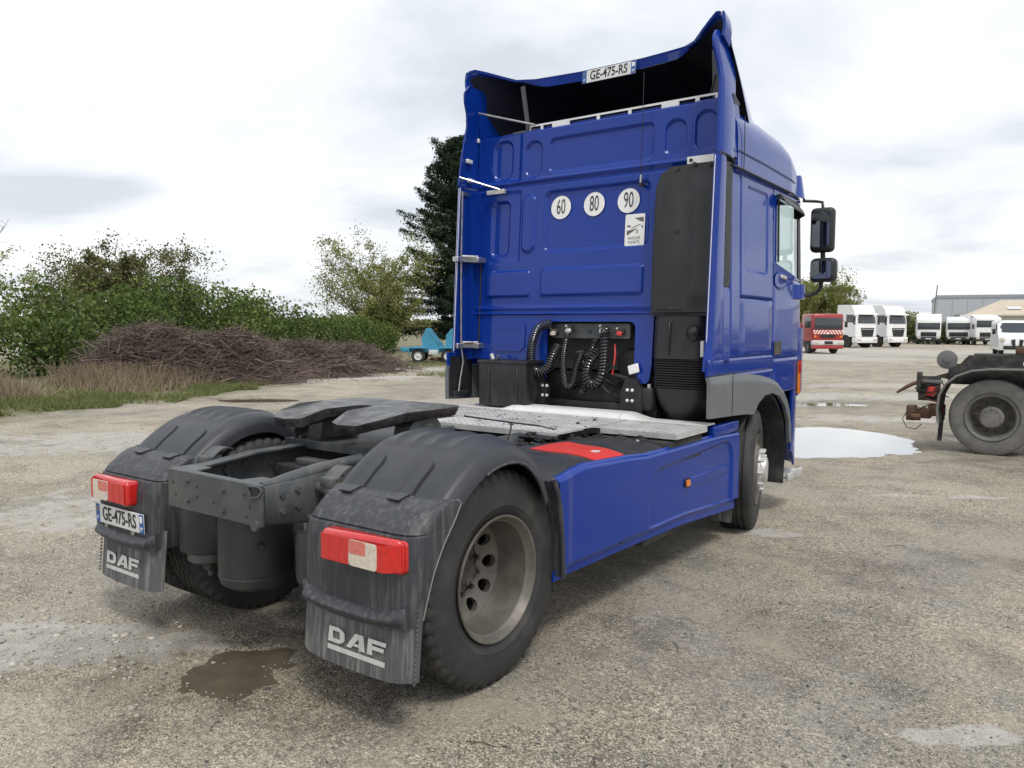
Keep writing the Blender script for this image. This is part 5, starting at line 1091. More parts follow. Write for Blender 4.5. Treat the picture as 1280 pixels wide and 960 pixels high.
tree((-36.6, 19.4), 2.6, 3.8, .4, 24, 'leaf_brown', .12, 80, 'small light green tree leaning out beside the brownish tree', 67, 'bark', up=.8, bare=.15, base_w=1.)
tree((-38.8, 12.4), 5.4, 4.4, 1.0, 18, 'leaf_young', .11, 16, 'thin nearly bare tree at the far end of the brambles', 63, 'bark', up=1.1, bare=.45)
tree((-36.5, 14.6), 2.6, 4.6, .4, 22, 'leaf_young', .12, 70, 'sparse olive shrub tree between the bare tree and the brownish tree', 64, 'bark', up=.9, bare=.3, base_w=1.)
tree((-19.8, 86.5), 4.2, 6.4, 1.0, 50, 'leaf_young', .18, 110, 'spring tree in yellow green leaf behind the red lorry', 65, 'bark', up=.9, base_w=1.)
tree((-23.5, 92.), 4.2, 7.0, 1.0, 40, 'leaf_young', .18, 110, 'second spring tree farther behind the red lorry', 66, 'bark', up=.9, base_w=1.)
# conifer
root = empty('conifer_tree', (-31.9, 39.4, 0)); tag(root, 'tall dark green conifer behind the blue trailer', 'tree'); r = np.random.default_rng(77)
H = 14.9; m = MB(); m.tube([(0, 0, -.05), (.05, 0, 5), (0, .05, 10), (0, 0, H-.3)], [.34, .26, .15, .03], 8); trk = m.build('trunk', 'bark', root)
Cs = []; Ts = []; P0 = []; P1 = []
for k in range(210):
    z = 1.3+(H-1.6)*(k/210)**1.05; f_ = (z-1.2)/(H-1.2); a = r.uniform(0, 2*PI); L_ = (4.9*(1-f_)**.50+.15)*r.uniform(.55, 1.15)*(1+.15*math.sin(a*3+z)); upc = .25+.35*f_
    q_ = np.linspace(.08, 1, 26); bx_ = L_*q_*math.cos(a); by_ = L_*q_*math.sin(a); bz_ = z+L_*(upc*q_**1.6-.28*q_)
    P0.append((0, 0, z)); P1.append((bx_[-1], by_[-1], bz_[-1]))
    for j in range(26):
        n_ = 26; sp_ = .10+.28*math.sin(PI*min(1, q_[j]+.1)); c = np.stack([bx_[j]+r.normal(size=n_)*sp_, by_[j]+r.normal(size=n_)*sp_, bz_[j]-np.abs(r.normal(size=n_))*.22+.10], -1); Cs.append(c); Ts.append(np.clip(r.normal(.45, .2, n_)+(.15 if q_[j] > .8 else 0), 0, 1))
Cs = np.concatenate(Cs); Ts = np.concatenate(Ts); V, F_, tt = leaves(Cs, .22, Ts, 78, aspect=.30)
fast_mesh('crown', V, F_, ['leaf_conifer'], tt, root)
V, F_, tt = sticks(np.array(P0, float), np.array(P1), .05*np.ones(len(P0)), .01*np.ones(len(P0)), np.full(len(P0), .4), .03, 8); tag(fast_mesh('branches', V, F_, ['bark'], tt, trk), kind='stuff')
def bush(loc, a, b_, h, leaf, lsize, n_, label, seed, group=None):
    r = np.random.default_rng(seed); root = empty('bush', (loc[0], loc[1], 0)); tag(root, label, 'bush', group)
    Cs = []; Ts = []; m = MB()
    for k in range(n_):
        u = r.uniform(-1, 1); R_ = r.uniform(.35, .6)*h*.55; c0 = np.array([u*a, r.uniform(-1, 1)*b_, r.uniform(.25, 1)*(h-R_)*(1-.35*u*u)]); q_ = int(150*R_**2+40); d = r.normal(size=(q_, 3)); d /= np.linalg.norm(d, axis=1)[:, None]
        c = c0+d*(R_*r.random(q_)**.3)[:, None]; c = c[c[:, 2] > .05]; Cs.append(c); Ts.append(np.clip(r.normal(.45, .17, len(c))+r.normal()*.15, 0, 1)); m.tube([(c0[0]*.4, c0[1]*.4, -.02), (c0[0]*.8, c0[1]*.8, c0[2]*.6), tuple(c0)], [.05, .04, .015], 5)
    m.build('stems', 'bark', root); Cs = np.concatenate(Cs); Ts = np.concatenate(Ts); V, F_, tt = leaves(Cs, lsize, Ts, seed, aspect=.7); fast_mesh('foliage', V, F_, [leaf], tt, root)
bush((-13.4, 101), 2.6, 1.4, 4.1, 'leaf_young', .24, 26, 'olive green bush between the white tractors and the box lorry', 71)
bush((-17.2, 103), 2.6, 1.5, 3.6, 'leaf_hedge', .24, 24, 'dark green bush behind the white tractors', 74)
bush((-8.9, 100), 1.2, 1.2, 4.0, 'leaf_hedge', .24, 16, 'bright green bush seen between two white box lorries', 72)
bush((-10.8, 97.5), 2.4, .9, 1.3, 'leaf_hedge', .2, 16, 'low hedge under the box lorries in front of the grey hall', 73)
# far wooded horizon
r = np.random.default_rng(5); Cs = []
for k in range(420):
    a = r.uniform(-1.35, .35); D = r.uniform(180, 330); x = 3.4+D*math.sin(a); y = -2.9+D*math.cos(a); R_ = r.uniform(2.5, 5.); n_ = 70; d = r.normal(size=(n_, 3)); d /= np.linalg.norm(d, axis=1)[:, None]; Cs.append(np.array([x, y, R_*.45])+d*R_*r.random((n_, 1))**.3*np.array([1.6, 1.6, .55]))
Cs = np.concatenate(Cs); V, F_, tt = leaves(Cs, 1.3, np.clip(r.normal(.4, .15, len(Cs)), 0, 1), 6, aspect=.8)
tag(fast_mesh('distant_wood', V, F_, ['leaf_brown'], tt), 'low distant line of woodland along the horizon', 'woodland', kind='stuff')
m = MB(); m.cyl((0, 0, 0), (0, 0, 11.5), .12, .05, n=6); 
for z in (7.5, 9.5, 11.): m.bx(-.5, .5, -.04, .04, z, z+.08)
o = m.build('mast', 'pole'); o.location = (-152.8, 131.6, 0); tag(o, 'thin distant mast on the horizon left of the conifer', 'mast')
m = MB(); m.tube([(0, 0, -.05), (.02, 0, 3.5), (.10, 0, 7.2)], [.11, .09, .07], 8); o = m.build('utility_pole', 'pole'); o.location = (-12.1, 109.6, 0); o.rotation_euler = (0, math.radians(2.5), 0); tag(o, 'slim leaning grey pole at the corner of the grey hall', 'pole')

# ------------------------------------------------------------------ buildings
h = empty('warehouse', (0, 0, 0)); tag(h, 'long grey metal clad warehouse behind the white lorries', 'building'); d = Vector((.985, .17, 0)).normalized(); p0 = Vector((-14.6, 132, 0)); nrm = Vector((d.y, -d.x, 0))
def HB(a, b_, z0, z1, o0, o1):
    q_ = [p0+d*a+nrm*o0, p0+d*b_+nrm*o0, p0+d*b_+nrm*o1, p0+d*a+nrm*o1]; return [(p.x, p.y, z0) for p in q_]+[(p.x, p.y, z1) for p in q_], [(0, 3, 2, 1), (4, 5, 6, 7), (0, 1, 5, 4), (1, 2, 6, 5), (2, 3, 7, 6), (3, 0, 4, 7)]
m = MB(); m.add(*HB(0, 60, -.1, 6.55, -22, 0)); wl = m.build('wall', 'hall', h)
for k in range(30):
    m = MB(); m.add(*HB(k*2+.03, k*2+1.97, .3, 6.2, .005, .05)); m.build('cladding_panel', 'hall', wl)
m = MB(); m.add(*HB(-.1, 60.1, 6.25, 6.72, -22.1, .12)); m.build('fascia', 'hall_trim', h)
h = empty('house', (0, 0, 0)); tag(h, 'low pale building with a beige hipped roof beside the warehouse', 'building'); p0 = Vector((-9.0, 116.5, 0)); d = Vector((.985, .17, 0)).normalized(); nrm = Vector((d.y, -d.x, 0))
m = MB(); m.add(*HB(.6, 40, -.1, 3.45, -9, 0)); m.build('wall', 'render_wall', h)
def HP(a, o, z): p = p0+d*a+nrm*o; return (p.x, p.y, z)
E0 = [HP(0, .7, 3.5), HP(41, .7, 3.5), HP(41, -9.7, 3.5), HP(0, -9.7, 3.5), HP(4.2, -4.5, 5.55), HP(37, -4.5, 5.55)]
m = MB(); m.add(E0+[(a, b_, c-.18) for a, b_, c in E0[:4]], [(0, 1, 5, 4), (1, 2, 5), (2, 3, 4, 5), (3, 0, 4), (0, 6, 7, 1), (1, 7, 8, 2), (2, 8, 9, 3), (3, 9, 6, 0), (9, 8, 7, 6)]); rf = m.build('roof', 'roof_tile', h, flat=True)
m = MB(); m.add([HP(4.6, -.9, 4.2), HP(6.2, -.9, 4.2), HP(6.2, -1.6, 4.55), HP(4.6, -1.6, 4.55)], [(0, 1, 2, 3)]); m.v = [(a, b_, c+.05) for a, b_, c in m.v]; m.build('skylight', 'white_trim', rf)
for k in range(6):
    m = MB(); m.add(*HB(3+k*6, 4.4+k*6, 1.0, 2.3, .01, .05)); m.build('window', 'dark_glass', h)

# ------------------------------------------------------------------ parked vehicles
def wheel_simple(parent, x, y, r, w_, s_, tyre='tyre', rim='rim'):
    m = MB(); m.lathe([(-.02, r*.30), (-.02, r*.42), (.0, r*.52), (w_*.15, r*.56)], (0, 0, 0), 'x', 24); m.lathe([(-.02, r*.30), (.02, r*.26), (.025, 0)], (0, 0, 0), 'x', 24); o = m.build('wheel', rim, parent, s_ < 0, recalc=False); o.location = (x, y, r)
    m = MB(); m.lathe([(w_*.10, r*.55), (w_*.2, r*.70), (w_*.2, r*.86), (w_*.1, r*.97), (0, r), (-w_*.8, r), (-w_, r*.9), (-w_, r*.5)], (0, 0, 0), 'x', 32); m.build('tyre', tyre, o, s_ < 0); return o
def face_rot(n_): return math.atan2(n_[1], n_[0])+PI/2     # vehicle front is its local -Y
def tractor(loc, n_, paint, label, H=3.75, group=None):
    """long haul tractor seen from the front quarter; local -Y is its front"""
    t = empty('tractor_truck', (loc[0], loc[1], 0), face_rot(n_)); tag(t, label, 'truck', group)
    pr = [(0, .95), (0, 1.30), (.02, 2.15), (.16, 2.95), (.30, 3.40), (.50, H-.06), (1.0, H), (2.2, H), (2.25, .95)]
    m = MB(); m.grid(lambda u, v: (lerp(-1.23, 1.23, u), interp(v, [(k/8, p[0]) for k, p in enumerate(pr)])+.16*abs(2*u-1)**5*(v < .8), interp(v, [(k/8, p[1]) for k, p in enumerate(pr)])-.10*abs(2*u-1)**6*(.5 < v < .9)), 24, 48); m.use(paint)
    for s_ in (1, -1):
        m.add([(s_*1.23, p[0]+.16*(k < 6), p[1]) for k, p in enumerate(pr)], [tuple(range(9))])
    cb = m.build('cab', parent=t, sharp=.5)
    m = MB(); m.grid(lambda u, v: (lerp(-1.12, 1.12, u), lerp(.015, .175, v)-.03+.16*abs(2*u-1)**5, lerp(2.12, 2.86, v)), 16, 4, (0, -.02, 0)); m.build('windscreen', 'dark_glass', cb)
    m = MB(); m.box((0, -.08, 2.93), (2.1, .34, .05), Matrix.Rotation(.35, 3, 'X'), .02); m.build('sun_visor', paint, cb)
    m = MB(); m.prism([(-.78, 1.72), (.78, 1.72), (.60, .98), (-.60, .98)], 'y', -.03, -.01); gr = m.build('grille', 'black', cb)
    for k in range(6):
        z = 1.06+k*.105; wd = .62+.16*(z-1)/.7; m = MB(); m.bx(-wd, wd, -.055, -.032, z, z+.035); m.build('grille_slat', 'white_trim' if k == 5 else 'charcoal', gr)
    m = MB(); m.bx(-1.22, 1.22, -.02, .55, .42, .93, .06); m.build('bumper', paint, t)
    for s_ in (1, -1):
        m = MB(); m.bx(s_*.72, s_*1.12, -.05, -.015, .60, .80, .02); m.build('headlight', 'clear_lens', t)
        m = MB(); m.prism([(.32, 2.16), (1.20, 2.22), (1.20, 2.86), (.42, 2.86)], 'x', s_*1.225, s_*1.236); m.build('side_window', 'dark_glass', cb)
        m = MB(); m.box((s_*1.42, .12, 2.48), (.16, .14, .50), None, .04); m.box((s_*1.42, .12, 2.10), (.16, .14, .20), None, .04); m.cyl((s_*1.22, .14, 2.78), (s_*1.42, .12, 2.74), .03, n=6); m.build('mirror', 'charcoal', cb)
        wheel_simple(t, s_*1.10, 1.25, .51, .30, s_); wheel_simple(t, s_*1.10, 4.9, .51, .30, s_)
        m = MB(); m.lathe([(0, .60), (.02, .60)], (s_*1.225, 1.25, .52), 'x', 20, s_, a0=0, a1=PI); m.lathe([(.01, 0), (.01, .60)], (s_*1.225, 1.25, .52), 'x', 24, s_); m.build('wheel_well', 'black', t, recalc=False)
        m = MB(); m.bx(s_*1.0, s_*1.22, 2.35, 4.2, .38, 1.0, .05); m.build('side_skirt', paint, t)
    m = MB(); m.bx(-.42, .42, .6, 5.7, .70, .95); m.build('chassis', 'black_dull', t)
    m = MB(); m.bx(-1.0, 1.0, .1, 2.2, .45, .96); m.build('underbody', 'black', t)
    return t
NF = (.86, -.51)
tractor((-11.6, 70.0), NF, 'white_paint', 'white tractor unit with black grille parked next to the red lorry', 3.72)
tractor((-9.9, 74.2), NF, 'white_paint', 'white tractor unit half hidden behind another white tractor', 3.72)
def boxtruck(loc, n_, label, W=2.4, H=3.2, cabH=2.5, L_=6., box=True, grille=1.0):
    t = empty('box_truck', (loc[0], loc[1], 0), face_rot(n_)); tag(t, label, 'truck')
    m = MB(); m.box((0, .95, (cabH+.6)/2+.1), (W*.94, 1.9, cabH-.6), None, .12, 3); cb = m.build('cab', 'white_paint', t)
    m = MB(); m.box((0, .0, 1.95 if cabH < 2.7 else 2.2), (W*.86, .04, .72), Matrix.Rotation(-.06, 3, 'X'), .01); m.build('windscreen', 'dark_glass', cb)
    m = MB(); m.box((0, .0, 1.08), (W*.60*grille, .06, .46), None, .03); m.build('grille', 'black', cb)
    m = MB(); m.box((0, .12, .60), (W*.95, .35, .42), None, .05); bm_ = m.build('bumper', 'charcoal' if box else 'white_paint', t)
    m = MB(); m.box((0, -.075, .62), (.5, .02, .10)); m.build('number_plate', 'plate_white', bm_)
    for s_ in (1, -1):
        m = MB(); m.box((s_*W*.36, -.04, .70), (.32, .06, .16), None, .02); m.build('headlight', 'clear_lens', t)
        m = MB(); m.box((s_*(W*.5+.10), .15, 1.9), (.16, .12, .45), None, .03); m.cyl((s_*W*.46, .2, 2.1), (s_*(W*.5+.1), .15, 2.1), .025, n=6); m.build('mirror', 'black', cb)
        wheel_simple(t, s_*(W*.5-.12), .95, .46, .26, s_); wheel_simple(t, s_*(W*.5-.12), L_-1.2, .46, .26, s_)
    m = MB(); m.bx(-.4, .4, .3, L_, .55, .80); m.bx(-W*.44, W*.44, .2, 1.9, .40, .75); m.build('chassis', 'black', t)
    if box:
        m = MB(); m.box((0, L_/2+1.05, (H+.95)/2), (W, L_-1.9, H-.95), None, .03, 1); m.build('cargo_box', 'white_paint', t)
        m = MB(); m.grid(lambda u, v: (lerp(-W*.46, W*.46, u), lerp(.35, 1.95, v), lerp(cabH, H-.02, v**.7)), 6, 6, (0, 0, -.04)); m.build('wind_deflector', 'white_paint', cb)
    return t
boxtruck((-9.7, 90.0), (.16, -1), 'tall white box lorry beside the leaning grey pole', 2.45, 3.25, 2.55)
boxtruck((-7.1, 91.5), (.12, -1), 'lower white box lorry with a dark grille and bumper', 2.4, 2.95, 2.55, grille=1.2)
boxtruck((-4.35, 90.5), (.35, -1), 'white lorry with a white bumper partly behind the white van', 2.5, 3.15, 2.75)
# red lorry
t = empty('red_truck', (-10.15, 51.2, 0), face_rot((.62, -.78))); tag(t, 'red lorry with a red and white striped front', 'truck')
m = MB(); m.box((0, .9, 1.72), (2.1, 1.8, 1.85), None, .14, 3); cb = m.build('cab', 'red_paint', t)
m = MB(); m.box((0, -.005, 2.02), (1.86, .04, .80), Matrix.Rotation(-.07, 3, 'X'), .02); m.build('windscreen', 'dark_glass', cb)
m = MB(); m.box((0, -.03, 1.43), (2.0, .05, .26), None, .01, 1); bd = m.build('stripe_board', 'white_sign', cb)
for k in range(10):
    x = -.92+k*.2; sl = .09 if x < 0 else -.09; m = MB(); m.prism([(x-.05-sl, 1.31), (x+.05-sl, 1.31), (x+.05+sl, 1.55), (x-.05+sl, 1.55)], 'y', -.062, -.056); m.build('stripe', 'red_lens', bd)
m = MB(); m.box((0, -.02, 1.16), (1.0, .05, .22), None, .02, 1); m.build('grille', 'black', cb)
m = MB(); m.box((0, .06, .74), (2.08, .40, .30), None, .04); bb_ = m.build('bumper', 'white_trim', t)
m = MB(); m.box((0, .06, .46), (2.06, .36, .26), None, .04); m.build('bumper_apron', 'red_paint', t)
m = MB(); m.box((0, -.15, .74), (.55, .02, .20)); m.build('number_plate', 'black', bb_)
for s_ in (1, -1):
    m = MB(); m.box((s_*.80, -.15, .76), (.34, .05, .18), None, .02); m.build('headlight', 'clear_lens', t)
    m = MB(); m.box((s_*.86, -.02, 1.14), (.16, .05, .14), None, .02); m.build('indicator', 'orange_lens', t)
    m = MB(); m.prism([(.25, 1.72), (1.2, 1.72), (1.2, 2.40), (.35, 2.40)], 'x', s_*1.045, s_*1.056); m.build('side_window', 'dark_glass', cb)
    m = MB(); m.box((s_*1.25, .10, 1.95), (.18, .10, .40), None, .03); m.cyl((s_*1.03, .15, 2.2), (s_*1.25, .1, 2.12), .02, n=6); m.build('mirror', 'black', cb)
    wheel_simple(t, s_*.93, .95, .44, .26, s_); wheel_simple(t, s_*.93, 4.2, .44, .26, s_)
m = MB(); m.bx(-.4, .4, .2, 5.6, .55, .80); m.bx(-.9, .9, .2, 1.8, .42, .80); m.build('chassis', 'black', t)
m = MB(); m.box((0, 3.7, 1.45), (2.1, 3.6, 1.2), None, .1); m.build('tank_body', 'red_paint', t)
# white van
t = empty('white_van', (.15, 55.6, 0), face_rot((.17, -.985))); tag(t, 'white panel van with a black lower grille behind the hook lift chassis', 'van')
pr = [(0, .35), (-.04, .75), (.05, 1.10), (.35, 1.28), (.85, 1.42), (1.55, 2.12), (1.85, 2.24), (5.2, 2.28), (5.3, .40)]
m = MB().use('white_paint'); m.grid(lambda u, v: (lerp(-1., 1., u)*(1-.05*(interp(v, [(k/8, p[1]) for k, p in enumerate(pr)])/2.3)**2), interp(v, [(k/8, p[0]) for k, p in enumerate(pr)])+.22*abs(2*u-1)**4*(v < .75), interp(v, [(k/8, p[1]) for k, p in enumerate(pr)])-.10*abs(2*u-1)**6*(v > .55)), 24, 48)
for s_ in (1, -1): m.add([(s_*(1-.05*(p[1]/2.3)**2), p[0]+.22*(k < 6), p[1]-(.1 if 4 < k < 8 else 0)) for k, p in enumerate(pr)], [tuple(range(9))])
vb = m.build('body', parent=t, sharp=.5)
m = MB(); m.grid(lambda u, v: (lerp(-.86, .86, u)*(1-.08*v), lerp(.90, 1.50, v)-.03+.20*abs(2*u-1)**4, lerp(1.46, 2.06, v)+.03), 16, 6, (0, .0, -.02)); m.build('windscreen', 'dark_glass', vb)
for s_ in (1, -1):
    m = MB(); m.prism([(s_*.12, 1.05), (s_*.34, 1.0), (s_*.26, .62), (s_*.10, .62)] if s_ > 0 else [(s_*.12, 1.05), (s_*.10, .62), (s_*.26, .62), (s_*.34, 1.0)], 'y', -.075, -.03); m.build('grille_vane', 'black', vb)
    m = MB(); m.box((s_*.80, .10, 1.02), (.26, .30, .26), None, .06); m.build('headlight', 'clear_lens', vb)
    m = MB(); m.prism([(1.25, 1.42), (2.1, 1.42), (2.1, 2.0), (1.70, 2.0)], 'x', s_*.972, s_*.990); m.build('side_window', 'dark_glass', vb)
    m = MB(); m.box((s_*1.18, 1.15, 1.52), (.20, .12, .34), None, .04); m.cyl((s_*.96, 1.2, 1.45), (s_*1.15, 1.15, 1.45), .03, n=6); m.build('mirror', 'black', vb)
    wheel_simple(t, s_*.86, .95, .34, .22, s_); wheel_simple(t, s_*.86, 4.2, .34, .22, s_)
m = MB(); m.box((0, -.03, .52), (1.5, .10, .22), None, .04); m.build('lower_grille', 'black', vb)

# hook lift chassis at the right: rear end only is in view, its length runs along +X
HK = empty('hook_lift_truck', (2.46, 9.42, 0)); tag(HK, 'dusty bare hook lift lorry chassis with rusty tow hitch and big rear wheel', 'truck')
def hw(parent, x, y, s_):
    m = MB().use('fender_grey'); m.lathe([(.02, .315), (.035, .315), (.03, .295), (.0, .28), (-.03, .275), (-.08, .26)], (0, 0, 0), 'y', 56, -1); m.use('rim_dark'); m.lathe([(-.08, .262), (-.085, .23), (-.07, .15)], (0, 0, 0), 'y', 48, -1)
    m.use('tyre_dusty').lathe([(-.07, .152), (.02, .146), (.045, .13), (.05, .0)], (0, 0, 0), 'y', 36, -1)
    o = m.build('wheel', parent=parent, recalc=False); o.location = (x, y, .515)
    m = MB(); m.lathe([(a-.12, r*.99) for a, r in tprof], (0, 0, 0), 'y', 96, -1); m.build('tyre', 'tyre_dusty', o)
    h_ = MB()
    for k in range(10):
        a = 2*PI*k/10; h_.cyl((.205*math.cos(a), .074, .205*math.sin(a)), (.205*math.cos(a), .066, .205*math.sin(a)), .018, n=10)
    h_.build('hand_holes', 'ink', o)
    h_ = MB()
    for k in range(10):
        a = 2*PI*k/10+.3; h_.cyl((.118*math.cos(a), -.046, .118*math.sin(a)), (.118*math.cos(a), -.058, .118*math.sin(a)), .010, n=6)
    h_.build('wheel_nuts', 'tyre_dusty', o)
hw(HK, 0, 0, 1); hw(HK, 1.36, 0, 1)
for x in (0, 1.36):
    for yy in (.36, 1.75): m = MB(); m.lathe([(a, r*.99) for a, r in tprof], (x, yy, .515), 'y', 64); m.build('inner_tyre', 'tyre', HK)
    m = MB(); m.cyl((x, .1, .515), (x, 1.9, .515), .1, n=12); m.build('axle', 'old_black', HK)
def fenp(u, v):
    L_ = [(-.62, .42), (-.64, .60), (-.62, .80), (-.55, .95), (-.42, 1.07), (-.25, 1.145), (-.02, 1.175), (.5, 1.18), (2.2, 1.18)]
    return (interp(u, [(k/8, p[0]) for k, p in enumerate(L_)]), lerp(-.16, .45, v), interp(u, [(k/8, p[1]) for k, p in enumerate(L_)]))
m = MB(); m.grid(fenp, 64, 6, (.012, 0, -.012)); fe = m.build('mudguard', 'old_black', HK)
m = MB(); m.tube([fenp(k/48, 0) for k in range(49)], .017, 6); m.build('guard_edge', 'fender_grey', fe)
m = MB(); m.bx(-.60, 6.2, .50, .60, .92, 1.18, .01); m.build('frame_rail', 'old_black', HK); m = MB(); m.bx(-.60, 6.2, 1.30, 1.40, .92, 1.18, .01); m.build('frame_rail', 'old_black', HK)
m = MB(); m.prism([(-.78, 1.02), (-.55, 1.10), (-.35, 1.34), (.3, 1.34), (.3, 1.05), (-.4, .95)], 'y', .52, .58); m.build('rear_gusset', 'old_black', HK)
m = MB(); m.bx(-.30, 4.2, .62, .74, 1.26, 1.36, .01); m.build('hook_frame', 'old_black', HK)
m = MB(); m.lathe([(-.05, .03), (-.05, .125), (.05, .135), (.06, .11), (.06, .0)], (-.62, .55, 1.27), 'y', 28, -1); m.lathe([(.055, .045), (.085, .04), (.085, 0)], (-.62, .55, 1.27), 'y', 16, -1); m.build('roller', 'fender_grey', HK)
m = MB(); m.bx(-.98, -.70, .50, .62, .66, 1.02, .01); m.bx(-1.0, -.94, .46, .60, .78, 1.08, .01); m.build('rear_beam', 'old_black', HK)
m = MB(); m.tube([(-.92, .50, .95), (-1.05, .48, .90), (-1.15, .47, .84), (-1.26, .47, .76)], [.035, .03, .03, .018], 6); m.build('tow_lever', 'rust', HK)
m = MB(); m.bx(-1.06, -.80, .45, .62, .40, .55, .015); m.bx(-1.12, -1.0, .44, .64, .36, .58, .01); m.cyl((-1.04, .40, .42), (-.92, .40, .42), .05, n=10); m.build('tow_hitch', 'rust', HK)
m = MB(); m.bx(-.84, -.62, .46, .60, .44, .62, .02); m.build('hitch_mount', 'rust', HK)
m = MB(); m.box((-.80, .47, .80), (.12, .04, .14), Matrix.Rotation(.15, 3, 'Y'), .01); m.build('tail_lamp', 'red_plastic', HK)
m = MB(); m.bx(-.92, -.66, .46, .50, .92, .97, .008); m.build('lamp_bar', 'fender_grey', HK)
for k in range(9):
    m = MB(); q_ = random.Random(k); x = q_.uniform(-.95, -.65); z = q_.uniform(.55, .95); m.tube([(x+q_.uniform(-.08, .08)*i*.5, .44+.03*math.sin(i+k), z-.045*i*q_.uniform(.3, 1)) for i in range(5)], q_.uniform(.007, .013), 6); m.build('cable', 'rust' if k % 3 == 0 else 'rubber', HK)
m = MB(); m.tube([(-1.10, .42, .50), (-1.16, .41, .38), (-1.10, .40, .26), (-.98, .40, .24), (-.90, .41, .32)], .007, 6); m.build('cable', 'rubber', HK)
m = MB(); m.grid(lambda u, v: (-.66+.06*u-.03*v, .35+.02*v, lerp(.62, .10, v)), 2, 6, (0, .01, 0)); m.build('mud_flap', 'old_black', HK)
m = MB(); m.bx(-.665, -.615, .338, .350, .40, .60, .004, 1); m.build('reflector', 'red_plastic', HK)
m = MB(); m.bx(.2, .45, .62, .76, 1.36, 1.46, .01); m.build('hook_cradle', 'rust', HK); m = MB(); m.bx(.9, 1.2, .60, .80, 1.36, 1.50, .02); m.build('hook_cradle', 'rust', HK)
m = MB(); m.tube([(.35, .70, 1.40), (.7, .70, 1.42), (1.6, .70, 1.40)], .02, 8); m.build('hydraulic_pipe', 'rubber', HK)

m = MB(); m.box((5.6, .95, 1.95), (1.75, 2.3, 1.9), None, .12, 3); cb = m.build('cab', 'white_paint', HK)
m = MB(); m.box((6.48, .95, 2.25), (.03, 2.0, .85), None, .01); m.build('windscreen', 'dark_glass', cb)
for y in (-.205, 2.105):
    m = MB(); m.box((5.85, y, 2.25), (.95, .02, .75), None, .005); m.build('side_window', 'dark_glass', cb)
m = MB(); m.box((6.46, .95, .72), (.30, 2.3, .55), None, .05); m.build('bumper', 'white_trim', HK)
for y in (0., 1.9):
    m = MB(); m.lathe([(a, r*.99) for a, r in tprof], (5.5, y, .515), 'y', 64); m.build('front_tyre', 'tyre', HK)
m = MB(); m.cyl((5.5, -.1, .515), (5.5, 2.0, .515), .16, n=16); m.build('axle', 'old_black', HK)
# blue cable drum trailer
TR = empty('drum_trailer', (-21.9, 24.85, 0), math.atan2(.588, .809)); tag(TR, 'light blue two wheeled cable drum trailer with raised side wedges', 'trailer')
for x in (-.25, 1.15):
    for y in (-.75, .75):
        w_ = MB(); w_.lathe([(.02, .19), (0, .18), (-.02, .12), (.01, .06), (.02, 0)], (0, 0, 0), 'y', 24, -1 if y < 0 else 1); o = w_.build('wheel', 'white_trim', TR, recalc=False); o.location = (x, y, .33)
        w_ = MB(); w_.lathe([(-.16, .19), (-.17, .28), (-.14, .325), (-.02, .33), (.03, .30), (.03, .19)], (0, 0, 0), 'y', 28, -1 if y < 0 else 1); w_.build('tyre', 'tyre', o)
for y in (-.62, .62):
    m = MB(); m.bx(-.75, 2.2, y-.05, y+.05, .55, .68, .01); m.build('side_beam', 'cyan_paint', TR)
    m = MB(); m.prism([(-.02, .60), (-.10, 1.10), (.10, 1.62), (.22, 1.60), (.92, .66), (.85, .58)], 'y', y-.04, y+.04); wd = m.build('side_wedge', 'cyan_paint', TR)
    m = MB(); m.box((.53, y, 1.14), (1.20, .14, .07), Matrix.Rotation(.93, 3, 'Y'), .01, 1); m.build('wedge_cap', 'cyan_paint', wd)
    m = MB(); m.prism([(1.02, .60), (1.05, 1.30), (1.30, 1.62), (1.42, 1.60), (1.75, 1.20), (1.75, .45), (1.10, .38)], 'y', y-.04, y+.04); m.build('side_wedge', 'cyan_paint', TR)
    for x in (-.25, 1.15):
        m = MB(); m.bx(x-.42, x+.42, y*1.22-.12, y*1.22+.12, .68, .74, .01); m.bx(x-.44, x-.40, y*1.22-.12, y*1.22+.12, .45, .70); m.build('wheel_cover', 'cyan_paint', TR)
m = MB(); m.bx(-.75, 2.1, -.62, .62, .50, .58); m.build('deck', 'cyan_paint', TR)
m = MB(); m.bx(-1.15, -.70, -.12, .12, .50, .72, .02); m.build('draw_bar', 'cyan_paint', TR)
m = MB(); m.cyl((.25, -.8, .33), (.25, .8, .33), .04, n=8); m.cyl((-.25, -.7, .33), (-.25, .7, .33), .05, n=8); m.cyl((1.15, -.7, .33), (1.15, .7, .33), .05, n=8); m.build('axle', 'old_black', TR)
m = MB(); m.box((.5, -.72, .50), (.5, .06, .22), None, .02); m.build('tool_box', 'white_trim', TR)
for k in range(5):
    m = MB(); m.box((0, 0, 0), (1.6, .18, .10), None, .01, 1); o = m.build('timber', 'timber'); o.location = (-22.3+.18*k, 26.6+.05*k, gz(-22.3, 26.6)+.05+(.1 if k in (1, 3) else 0)); o.rotation_euler = (0, 0, .6+.15*k); tag(o, 'old brown timber baulk lying behind the blue trailer', 'timber', 'timber baulks by the trailer')
